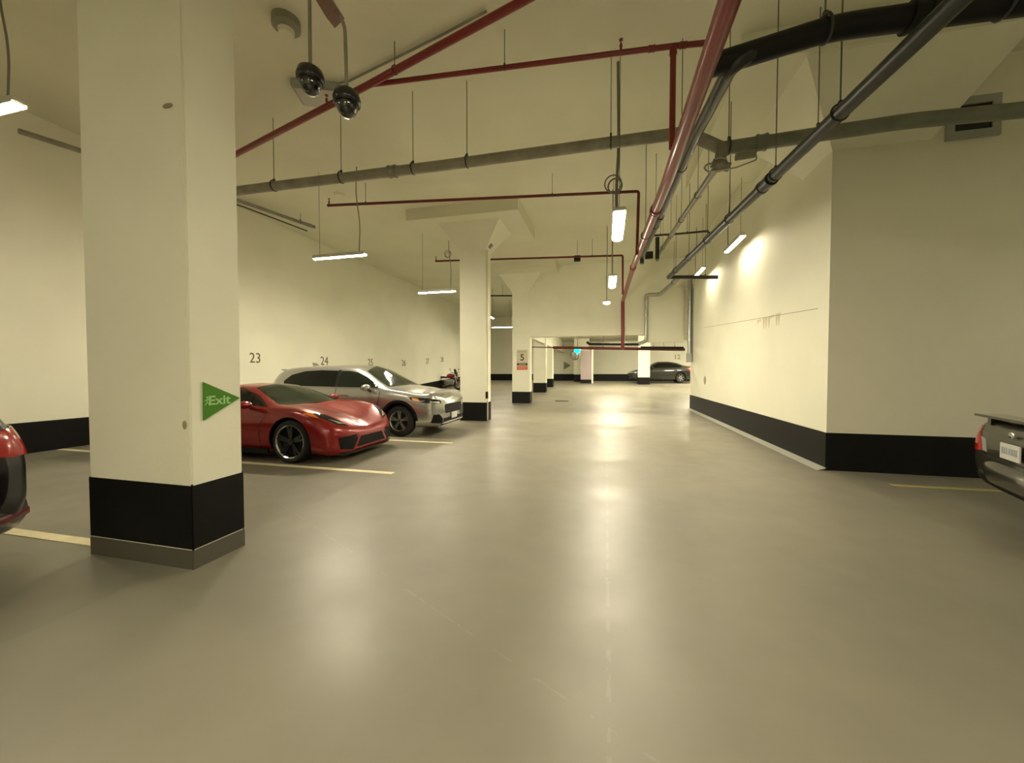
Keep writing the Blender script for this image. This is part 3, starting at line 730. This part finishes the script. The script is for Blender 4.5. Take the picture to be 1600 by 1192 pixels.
M_tyre = mat('tyre_rubber', (.010, .010, .010), .75)
M_brk = mat('brake_shadow', (.02, .02, .02), .5, metal=.3)
M_glass = mat('car_glass', (.004, .005, .004), .05, spec=.35)
M_glassl = mat('windscreen_glass', (.016, .022, .015), .06, spec=.45)
M_rimk = mat('black_rim', (.012, .012, .012), .2, coat=.5)
M_rimlip = mat('bright_rim_lip', (.55, .55, .52), .2, metal=.9)
M_rims = mat('silver_rim', (.50, .50, .47), .22, metal=.85)
M_trim = mat('black_trim', (.004, .004, .0035), .6, spec=.2)
M_trimg = mat('gloss_black_trim', (.008, .008, .008), .15, coat=.6)
M_amber = mat('amber_lens', (.80, .22, .02), .2, coat=.6)
M_lampc = mat('headlamp_glass', (.012, .012, .012), .12, spec=.3)
M_lampw = mat('headlamp_reflector', (.75, .74, .68), .12, metal=.7, coat=1)
M_tail = mat('tail_lens', (.42, .008, .006), .15, coat=.8)
M_plate = mat('plate_white', (.62, .62, .58), .4)
M_gap = mat('panel_gap', (.012, .010, .009), .7)
M_platei = mat('plate_ink', (.36, .38, .42), .5)

# ---- red low sports car (nose towards the aisle)
P_red = mat('red_car_paint', (.23, .003, .005), .28, metal=.2, coat=.55, coatr=.03)
sp = [(-2.31,.34,.70,.50,.80,.70,.80,.88,.76,.93,.60,.94),
      (-2.24,.24,.78,.46,.90,.72,.90,.93,.84,.98,.64,.99),
      (-1.9,.15,.82,.42,.95,.70,.96,.93,.90,1.00,.62,1.01),
      (-1.4,.13,.84,.42,.96,.68,.965,.93,.90,1.06,.58,1.07),
      (-.8,.12,.82,.38,.93,.64,.955,.92,.86,1.15,.52,1.16),
      (-.2,.12,.82,.36,.91,.62,.93,.88,.83,1.20,.50,1.232),
      (.15,.12,.82,.36,.915,.60,.925,.865,.84,1.175,.50,1.22),
      (.55,.12,.82,.37,.925,.60,.93,.855,.86,1.03,.62,1.09),
      (.92,.13,.82,.38,.935,.60,.94,.84,.885,.90,.74,.925),
      (1.30,.13,.80,.40,.94,.64,.955,.84,.885,.875,.74,.78),
      (1.62,.12,.80,.36,.93,.60,.945,.78,.87,.815,.70,.70),
      (1.86,.11,.78,.32,.90,.53,.89,.67,.80,.70,.62,.625),
      (2.01,.11,.70,.28,.80,.47,.78,.57,.68,.59,.50,.55),
      (2.10,.13,.54,.24,.60,.40,.60,.49,.52,.505,.36,.49),
      (2.14,.18,.42,.24,.44,.36,.42,.43,.36,.44,.24,.43)]
cr = Car('sports_car', 'low red sports car parked between the near column and the silver car', (-6.12, 5.92, 0), 0, sp, P_red, (1.30, -1.42), .335, .955, .385, M_trim)
for wx in (1.30, -1.42):
    for sg in (-1, 1): cr.wheel(wx, sg, .34, .28, .262, M_rimk, 5, 'twin', M_rimlip)
cr.patch('windshield', [(.98,.62,.93), (.90,.70,.93), (.22,.50,1.2), (.16,0,1.2), (.22,-.50,1.2), (.90,-.70,.93), (.98,-.62,.93), (1.04,0,.9)], (0,0,-1), M_glassl, step=.07)
cr.patch('side_window', [(.74,-1,.885), (.5,-1,.99), (.2,-1,1.10), (-.1,-1,1.145), (-.55,-1,1.12), (-.85,-1,1.00), (-.75,-1,.93), (-.1,-1,.905)], (0,1,0), M_glass, mirror=True)
cr.patch('side_intake', [(-.95,-1,.35), (-.70,-1,.55), (-.72,-1,.82), (-1.05,-1,.80), (-1.12,-1,.50)], (0,1,0), M_trim, mirror=True)
cr.patch('rear_glass', [(-.9,.42,1), (-.9,-.42,1), (-1.5,-.40,1), (-1.5,.40,1)], (0,0,-1), M_glass, step=.08)
# headlamps: long slim wedges on the wings
for sg in (1, -1):
    h = cr.patch('headlamp', [(1.56,-.86*sg,.8), (1.72,-.86*sg,.8), (2.00,-.70*sg,.7), (2.08,-.52*sg,.7), (1.95,-.58*sg,.7), (1.70,-.74*sg,.8)], (-.25,.15*sg,-1), M_lampc, step=.05, off=.005)[0]
    cr.patch('indicator_lens', [(1.53,-.90*sg,.8), (1.60,-.84*sg,.8), (1.78,-.845*sg,.75), (1.68,-.88*sg,.75)], (-.25,.3*sg,-1), M_amber, parent=h, off=.010, step=.04)
    cr.patch('lamp_reflector', [(1.86,-.74*sg,.7), (1.93,-.67*sg,.7), (2.03,-.55*sg,.7), (1.99,-.66*sg,.7)], (-.25,.15*sg,-1), M_lampw, parent=h, off=.010, step=.04)
cr.patch('corner_intake', [(2.2,-.86,.40), (2.2,-.82,.22), (2.3,-.62,.18), (2.3,-.50,.34), (2.3,-.54,.42)], (-.8,.6,0), M_trim, mirror=True, off=.003)
cr.patch('front_intake', [(2.3,-.30,.37), (2.3,-.40,.21), (2.3,.40,.21), (2.3,.30,.37)], (-1,0,0), M_trim, off=.006, step=.05)
cr.patch('front_splitter', [(2.3,-.72,.165), (2.3,-.66,.12), (2.3,.66,.12), (2.3,.72,.165)], (-1,0,0), M_trimg, off=.02, step=.06)
cr.strips('hood_crease_shade', [[(1.05,-.60,1), (1.5,-.50,1), (1.95,-.34,1)], [(1.15,-.34,1), (1.6,-.28,1), (2.0,-.20,1)]], (0,0,-1), mat('red_crease_shade', (.12,.003,.004), .3, coat=1), w=.02)  # crease shade painted as darker red strips on the smooth hood
cr.strips('panel_gap', [[(.86,-1,.80), (.72,-1,.55), (.72,-1,.22), (.55,-1,.16), (-.45,-1,.16), (-.68,-1,.45), (-.62,-1,.85)]], (0,1,0), M_gap, w=.012)
cr.strips('window_trim', [[(.80,-1,.875), (.45,-1,1.03), (.05,-1,1.15), (-.3,-1,1.165), (-.65,-1,1.12)]], (0,1,0), M_trimg, w=.02, off=.007)
MB().box((-.9, -.935, .13), (.9, -.90, .22), .01).build('side_skirt', M_trim, cr.t); MB().box((-.9, .90, .13), (.9, .935, .22), .01).build('side_skirt', M_trim, cr.t)
cr.mirror(.56, 1.03, .915, P_red, (.075, .12, .062), P_red)
cr.patch('tail_lamp', [(-2.3,-.78,.80), (-2.3,-.52,.82), (-2.3,-.55,.72), (-2.3,-.78,.70)], (1,0,0), M_tail, mirror=True)

# ---- silver compact suv
P_sil = mat('silver_car_paint', (.40, .395, .37), .26, metal=.75, coat=1, coatr=.03)
sv = [(-2.28,.45,.66,.60,.74,.80,.74,.98,.70,1.06,.60,1.06),
      (-2.22,.30,.74,.58,.86,.84,.85,1.04,.76,1.20,.62,1.22),
      (-2.05,.24,.80,.58,.89,.88,.88,1.08,.80,1.42,.60,1.50),
      (-1.85,.22,.82,.56,.905,.88,.90,1.09,.82,1.50,.60,1.555),
      (-1.35,.20,.83,.56,.915,.86,.905,1.08,.83,1.545,.60,1.60),
      (-.5,.19,.83,.54,.91,.84,.90,1.06,.835,1.56,.60,1.622),
      (.1,.19,.83,.54,.91,.84,.90,1.045,.84,1.53,.60,1.60),
      (.35,.19,.83,.54,.91,.84,.90,1.04,.845,1.44,.60,1.545),
      (.80,.20,.83,.56,.91,.84,.905,1.03,.855,1.20,.68,1.30),
      (1.10,.20,.83,.58,.915,.84,.91,1.02,.855,1.075,.74,1.13),
      (1.50,.20,.83,.58,.915,.84,.905,.98,.845,1.03,.68,1.09),
      (1.85,.20,.80,.56,.90,.82,.875,.95,.80,.985,.62,1.04),
      (2.06,.21,.76,.54,.87,.80,.85,.96,.78,1.0,.58,1.03),
      (2.20,.23,.68,.50,.78,.74,.76,.88,.68,.92,.48,.96),
      (2.275,.28,.56,.46,.64,.64,.62,.80,.54,.84,.36,.87)]
cs = Car('suv', 'silver grey compact suv parked nose out beyond the red sports car', (-5.80, 8.52, 0), 0, sv, P_sil, (1.355, -1.30), .345, .915, .40, M_trim)
for wx in (1.355, -1.30):
    for sg in (-1, 1): cs.wheel(wx, sg, .345, .22, .225, M_rims, 5, 'twin')
cs.patch('windshield', [(1.05,.66,1.1), (1.0,.72,1.1), (.36,.56,1.5), (.24,0,1.5), (.36,-.56,1.5), (1.0,-.72,1.1), (1.05,-.66,1.1), (1.12,0,1.1)], (0,0,-1), M_glassl, step=.07)
cs.patch('rear_door_window', [(-.32,-1,1.085), (-.34,-1,1.46), (-.8,-1,1.475), (-1.25,-1,1.45), (-1.62,-1,1.36), (-1.80,-1,1.22), (-1.78,-1,1.12), (-1.2,-1,1.10)], (0,1,0), M_glass, mirror=True)
for o in cs.patch('front_door_window', [(.80,-1,1.075), (.78,-1,1.12), (.45,-1,1.31), (.2,-1,1.42), (-.02,-1,1.455), (-.24,-1,1.46), (-.26,-1,1.085)], (0,1,0), mat('front_window_glass', (.010, .014, .010), .05, spec=.4), mirror=True): pass
cs.patch('window_pillar', [(-.255,-1,1.07), (-.25,-1,1.475), (-.33,-1,1.475), (-.325,-1,1.07)], (0,1,0), M_trimg, mirror=True, off=.007)
cs.patch('rear_glass', [(-2.3,-.56,1.16), (-2.3,-.50,1.40), (-2.3,.50,1.40), (-2.3,.56,1.16)], (1,0,0), M_glass, step=.07)
MB().box((-2.12, -.54, 1.47), (-1.92, .54, 1.50), .012).build('roof_spoiler', P_sil, cs.t)
MB().hull([(-1.62, -.02, 1.59), (-1.44, -.015, 1.60), (-1.44, .015, 1.60), (-1.62, .02, 1.59)], [(-1.66, -.008, 1.67), (-1.56, -.008, 1.665), (-1.56, .008, 1.665), (-1.66, .008, 1.67)]).build('roof_antenna', P_sil, cs.t)
for sg in (1, -1):
    h = cs.patch('headlamp', [(1.66,-.95*sg,.885), (1.70,-.95*sg,.83), (1.92,-.9*sg,.765), (2.15,-.75*sg,.735), (2.24,-.62*sg,.745), (2.22,-.62*sg,.80), (2.0,-.82*sg,.86)], (-.7,.7*sg,-.05), M_lampc, off=.005)[0]
    cs.patch('indicator_lens', [(1.72,-.93*sg,.865), (1.74,-.93*sg,.82), (1.90,-.9*sg,.785), (1.84,-.9*sg,.85)], (-.7,.7*sg,-.05), M_amber, parent=h, off=.010, step=.04)
    cs.patch('lamp_reflector', [(2.03,-.8*sg,.79), (2.06,-.8*sg,.755), (2.2,-.66*sg,.745), (2.2,-.66*sg,.775)], (-.7,.7*sg,-.05), M_lampw, parent=h, off=.010, step=.04)
cs.patch('front_grille', [(2.3,-.50,.66), (2.3,-.44,.50), (2.3,.44,.50), (2.3,.50,.66), (2.3,.46,.705), (2.3,-.46,.705)], (-1,0,0), M_trim, off=.006)
cs.strips('grille_bar', [[(2.3,-.46,z), (2.3,.46,z)] for z in (.55,.60,.65)], (-1,0,0), mat('grille_bar_metal', (.05,.05,.05), .4, metal=.3), w=.006, off=.008, mirror=False)
cs.patch('corner_intake', [(2.15,-.82,.50), (2.12,-.85,.32), (2.25,-.60,.29), (2.25,-.58,.40), (2.2,-.68,.505)], (-.75,.65,0), M_trim, off=.005, mirror=True)
cs.patch('lower_grille', [(2.3,-.55,.40), (2.3,-.62,.24), (2.3,.62,.24), (2.3,.55,.40)], (-1,0,0), M_trim, off=.006)
cs.patch('skid_trim', [(2.3,-.60,.315), (2.3,-.60,.285), (2.3,.60,.285), (2.3,.60,.315)], (-1,0,0), M_rims, off=.015)
MB().box((2.29, -.16, .36), (2.305, .16, .50)).build('number_plate', M_plate, cs.t)
cs.patch('rocker_trim', [(-.86,-1,.20), (.92,-1,.20), (.90,-1,.33), (-.84,-1,.33)], (0,1,0), M_trim, mirror=True, off=.006)
M_arch = M_trim
for wx in (1.355, -1.30):
    for sg in (-1, 1):
        pts = []
        a = [PI*(k/14) for k in range(15)]
        outer = [(wx+.455*math.cos(q), -1, .36+.455*math.sin(q)) for q in a]; inner = [(wx+.392*math.cos(q), -1, .36+.392*math.sin(q)) for q in reversed(a)]
        if sg == -1: cs.patch('wheel_arch_trim', outer+inner, (0,1,0), M_arch, off=.008, step=.05)
        else: cs.patch('wheel_arch_trim', [(p[0],1,p[2]) for p in outer+inner], (0,-1,0), M_arch, off=.008, step=.05)
cs.strips('panel_gap', [[(.88,-1,1.0), (.84,-1,.7), (.80,-1,.36)], [(-.29,-1,1.06), (-.28,-1,.36)], [(-1.25,-1,1.09), (-1.12,-1,.85), (-.93,-1,.6), (-.86,-1,.36)], [(1.02,-1,1.03), (1.6,-1,.955)]], (0,1,0), M_gap, w=.012)
cs.strips('window_trim', [[(.9,-1,1.06), (-.3,-1,1.075), (-1.2,-1,1.09), (-1.85,-1,1.12)]], (0,1,0), M_rimlip, w=.012, off=.008)
for sg in (-1, 1):
    for hx in (-.12, -.98 if False else -.13,):
        pass
    MB().box((-.16, sg*.905, .885), (.06, sg*.945, .915), .01).build('door_handle', P_sil, cs.t)
    MB().box((-1.05, sg*.905, .905), (-.83, sg*.945, .935), .01).build('door_handle', P_sil, cs.t)
cs.mirror(.62, 1.02, 1.085, P_sil, (.095, .125, .075))
cs.patch('tail_lamp', [(-2.3,-.86,1.02), (-2.3,-.45,.98), (-2.3,-.45,.90), (-2.3,-.86,.88)], (1,0,0), M_tail, mirror=True)

# ---- sedans
def sedan_stations():
    return [(-2.30,.48,.62,.58,.70,.74,.70,.86,.66,.92,.58,.93),
      (-2.24,.34,.70,.56,.82,.76,.82,.92,.76,1.02,.62,1.03),
      (-2.05,.24,.76,.54,.87,.78,.87,.95,.80,1.06,.60,1.09),
      (-1.65,.20,.80,.52,.89,.78,.885,.96,.82,1.10,.58,1.16),
      (-1.15,.18,.82,.52,.895,.77,.89,.96,.82,1.27,.56,1.33),
      (-.5,.17,.82,.50,.895,.76,.885,.95,.815,1.36,.56,1.425),
      (.1,.17,.82,.50,.895,.76,.885,.94,.815,1.35,.56,1.42),
      (.45,.17,.82,.50,.895,.75,.885,.93,.82,1.22,.58,1.31),
      (.95,.17,.82,.50,.895,.74,.885,.90,.82,.96,.68,1.03),
      (1.35,.18,.82,.50,.895,.72,.885,.86,.81,.91,.66,.95),
      (1.80,.19,.78,.48,.86,.68,.85,.79,.76,.82,.58,.86),
      (2.12,.21,.68,.44,.76,.60,.74,.70,.66,.72,.48,.76),
      (2.30,.28,.48,.40,.54,.52,.52,.60,.46,.62,.32,.64)]
def sedan(label, loc, rz, paint, spoiler, scale=1, name='sedan', platez=None, dark=M_trim):
    c = Car(name, label, loc, rz, sedan_stations(), paint, (1.36, -1.34), .32, .895, .37, dark)
    for wx in (1.36, -1.34):
        for sg in (-1, 1): c.wheel(wx, sg, .32, .21, .22, M_rims, 7)
    c.patch('windshield', [(.98,.60,1), (.42,.52,1.3), (.34,0,1.3), (.42,-.52,1.3), (.98,-.60,1), (1.05,0,1)], (0,0,-1), M_glass, step=.08)
    c.patch('rear_glass', [(-1.10,.50,1.3), (-1.10,-.50,1.3), (-1.72,-.54,1), (-1.72,.54,1)], (0,0,-1), M_glass, step=.08)
    c.patch('side_window', [(.82,-1,.985), (.35,-1,1.20), (.05,-1,1.30), (-.5,-1,1.325), (-1.0,-1,1.25), (-1.45,-1,1.07), (-1.35,-1,.99)], (0,1,0), M_glass, mirror=True)
    c.patch('headlamp', [(1.9,-.86,.74), (1.98,-.82,.66), (2.25,-.55,.60), (2.26,-.5,.66)], (-.7,.7,0), M_lampw, mirror=True)
    c.patch('front_grille', [(2.3,-.4,.6), (2.3,-.34,.50), (2.3,.34,.50), (2.3,.4,.6)], (-1,0,0), M_trim)
    c.patch('lower_intake', [(2.3,-.6,.38), (2.3,-.5,.27), (2.3,.5,.27), (2.3,.6,.38)], (-1,0,0), M_trim)
    c.strips('panel_gap', [[(.85,-1,.9), (.82,-1,.3)], [(-.25,-1,.95), (-.25,-1,.3)], [(-1.2,-1,.97), (-.9,-1,.6), (-.88,-1,.3)]], (0,1,0), M_gap, w=.012)
    c.strips('trunk_gap', [[(-2.3,-.60,.98), (-2.3,-.56,.80), (-2.3,-.50,.66), (-2.3,.50,.66), (-2.3,.56,.80), (-2.3,.60,.98)]], (1,0,0), M_gap, w=.014, mirror=False)
    c.patch('tail_lamp', [(-1.92,-.92,.99), (-2.22,-.80,1.00), (-2.3,-.62,.95), (-2.3,-.585,.70), (-2.2,-.80,.67), (-1.95,-.92,.78)], (.75,.65,0), M_tail, mirror=True, off=.006)
    for o in c.patch('reverse_lens', [(-2.3,-.57,.86), (-2.3,-.50,.84), (-2.3,-.47,.70), (-2.3,-.54,.71)], (1,0,0), mat('reverse_lens', (.35,.36,.33), .2, coat=.6), mirror=True, off=.006): pass
    c.patch('lower_valance', [(-2.3,-.74,.44), (-2.3,-.70,.26), (-2.3,.70,.26), (-2.3,.74,.44)], (1,0,0), M_trim, off=.01)
    # bumper shelf
    mb = bumper(.885, -2.36, .28, 3.5, [(.36,.10,.96),(.40,.03,.985),(.50,0,1),(.57,.01,1),(.62,.05,.99),(.63,.20,.96)])
    mb.build('rear_bumper', paint, c.t, .6)
    p = MB().box((-2.335, -.155, .70), (-2.322, .155, .86), .004).build('number_plate', M_plate, c.t)
    mb = MB()
    for i, yv in enumerate((-.11, -.075, -.04, .0, .045, .08, .115)): mb.box((-2.338, yv-.011, .755), (-2.335, yv+.011, .82))
    mb.build('plate_marks', M_platei, p)
    MB().ball((-2.325, 0, .95), .035, (.25, 1.3, 1), 14).build('trunk_badge', M_rimlip, c.t, 1.2)
    if spoiler:
        mb = MB(); mb.box((-2.36, -.61, 1.085), (-2.14, .61, 1.11), .010); o = mb.build('trunk_spoiler', paint, c.t)
        for yv in (-.5, .5): MB().box((-2.28, yv-.03, 1.0), (-2.17, yv+.03, 1.09)).build('spoiler_foot', paint, o)
    c.mirror(.62, .98, 1.0, paint, (.08, .10, .065))
    for sg in (-1, 1):
        for hx in (-.08, -1.0): MB().box((hx-.1, sg*.885, .80), (hx+.1, sg*.92, .83), .01).build('door_handle', paint, c.t)
    return c
P_taupe = mat('taupe_car_paint', (.045, .041, .029), .34, metal=.4, coat=1, coatr=.05)
P_char = mat('charcoal_car_paint', (.022, .024, .020), .3, metal=.5, coat=1, coatr=.05)
sd1 = sedan('grey brown sedan with a trunk spoiler, cut off at the right edge', (5.72, 3.77, 0), -.3, P_taupe, True)
sd2 = sedan('dark charcoal sedan parked behind a cream column at the far end', (3.55, 28.0, .70), PI, P_char, False)

sd1.t.scale = (.97, .97, .915); sd2.t.scale = (.9, 1, 1)
# ---- black hatchback whose tail shows at the left edge
P_blk = mat('black_car_paint', (.005, .004, .005), .3, coat=.25, coatr=.06)
hb = [(-2.15,.40,.60,.50,.70,.70,.72,.86,.68,.98,.58,.98),
      (-2.08,.28,.72,.48,.84,.72,.84,.92,.80,1.12,.62,1.14),
      (-1.95,.22,.78,.48,.88,.74,.88,.95,.82,1.30,.60,1.36),
      (-1.6,.20,.80,.48,.89,.74,.89,.96,.82,1.42,.58,1.48),
      (-.6,.18,.82,.48,.89,.74,.89,.96,.82,1.46,.58,1.53),
      (.1,.18,.82,.48,.89,.74,.89,.95,.82,1.42,.58,1.50),
      (.95,.18,.82,.48,.89,.73,.885,.92,.82,.98,.66,1.05),
      (1.5,.18,.80,.48,.88,.71,.87,.87,.80,.91,.64,.95),
      (1.95,.20,.72,.46,.80,.66,.78,.78,.70,.80,.54,.84),
      (2.15,.28,.50,.40,.56,.54,.54,.64,.48,.66,.34,.68)]
ch = Car('hatchback', 'black hatchback with a red tail light, cut off at the left edge', (-6.50, 1.16, 0), PI, hb, P_blk, (1.3, -1.32), .33, .89, .38, M_trim)
for wx in (1.3, -1.32):
    for sg in (-1, 1): ch.wheel(wx, sg, .33, .21, .22, M_rims, 6)
ch.patch('tail_lamp', [(-1.75,-.92,1.00), (-2.0,-.85,1.03), (-2.12,-.70,1.00), (-2.14,-.45,.97), (-2.14,-.45,.85), (-2.1,-.72,.80), (-1.9,-.9,.82)], (.75,.65,0), M_tail, mirror=True, off=.02)
ch.patch('rear_glass', [(-2.1,-.60,1.08), (-2.1,-.52,1.34), (-2.1,.52,1.34), (-2.1,.60,1.08)], (1,0,0), M_glass, step=.07)
ch.patch('side_window', [(.85,-1,1.0), (.2,-1,1.34), (-.6,-1,1.42), (-1.4,-1,1.36), (-1.7,-1,1.05)], (0,1,0), M_glass, mirror=True)
ch.patch('windshield', [(.95,.60,1), (.15,.52,1.4), (.15,-.52,1.4), (.95,-.60,1)], (0,0,-1), M_glass, step=.08)
mb = bumper(.90, -2.225, .26, 4, [(.17,.16,.93),(.21,.07,.97),(.28,.02,.99),(.36,0,1),(.44,.01,.99),(.56,.05,.97),(.64,.2,.95)])
rb = mb.build('rear_bumper', P_blk, ch.t, .6)
bumper(.905, -2.232, .26, 4, [(.305,.008,1),(.315,0,1),(.35,0,1),(.36,.006,1)], close=False).build('bumper_reflector', mat('dark_reflector', (.10, .003, .003), .3), ch.t, .6)
ch.strips('panel_gap', [[(.85,-1,.95), (.80,-1,.3)], [(-.3,-1,.96), (-.3,-1,.3)]], (0,1,0), M_gap)
ch.mirror(.62, .98, 1.04, P_blk, (.08, .10, .065))

# ------------------------------------------------------------------ motorcycle by the left wall
mx, my = -9.0, 21.6; mz = zf(my)
t = thing('motorcycle', 'red and black motorcycle parked by the left wall beyond the silver car', 'motorcycle', (mx-.35, my+.3, mz), -.25)
for wx in (.70, -.70):
    w = MB().torus((wx, 0, .31), .26, .055, Matrix.Rotation(PI/2, 3, 'X'), 28, 10).build('wheel', M_tyre, t, 1)
    mb = MB().torus((wx, 0, .31), .20, .012, Matrix.Rotation(PI/2, 3, 'X'), 24, 6)
    for k in range(6): mb.bar((wx, 0, .31), (wx+.2*math.cos(k*PI/3), 0, .31+.2*math.sin(k*PI/3)), .012, 6)
    mb.build('rim', M_rims, w)
mb = MB()
for sg in (-1, 1): mb.bar((.70, sg*.09, .31), (.48, sg*.09, .98), .024, 8)
mb.build('front_fork', M_rims, t)
MB().ball((.15, 0, .84), 1, (.30, .16, .15), 18).build('fuel_tank', P_red, t, 1.2)
MB().hull([(.60, -.06, .60), (.92, -.06, .64), (.92, .06, .64), (.60, .06, .60)], [(.60, -.05, .68), (.80, -.05, .70), (.80, .05, .70), (.60, .05, .68)]).build('front_fender', P_red, t)
MB().hull([(-.75, -.10, .72), (-.05, -.14, .70), (-.05, .14, .70), (-.75, .10, .72)], [(-.80, -.08, .84), (-.10, -.12, .78), (-.10, .12, .78), (-.80, .08, .84)]).build('seat', M_trim, t)
MB().box((-.25, -.17, .30), (.35, .17, .62), .04).build('engine', M_silver, t)
mb = MB(); mb.tube([(.46, -.40, 1.06), (.44, -.22, 1.03), (.50, 0, 1.0), (.44, .22, 1.03), (.46, .40, 1.06)], .016, 8); mb.build('handlebar', M_blackp, t)
h = MB().ball((.62, 0, .90), 1, (.09, .11, .11), 16).build('headlamp', M_blackp, t, 1.2); MB().lathe([(0, .02), (.08, .01), (.09, 0), (0, -.01)], axis='X', c=(.695, 0, .90), seg=18).build('lamp_glass', M_lampw, h)
for sg in (-1, 1):
    o = MB().bar((.44, sg*.34, 1.06), (.42, sg*.42, 1.22), .008, 6).build('mirror_stem', M_blackp, t); MB().ball((.42, sg*.42, 1.25), 1, (.02, .07, .045), 12).build('mirror_head', M_rimlip, o, 1.2)
MB().tube([(.2, -.18, .35), (-.2, -.22, .22), (-.9, -.24, .30)], .035, 10).build('exhaust_pipe', M_rims, t, .8)
MB().bar((-.05, .15, .25), (-.05, .36, .0), .014, 6).build('side_stand', M_steel, t)
MB().hull([(.56, -.17, .95), (.62, 0, .97), (.56, .17, .95), (.54, 0, .94)], [(.46, -.12, 1.24), (.50, 0, 1.27), (.46, .12, 1.24), (.48, 0, 1.24)]).build('windscreen', M_glassl, t)
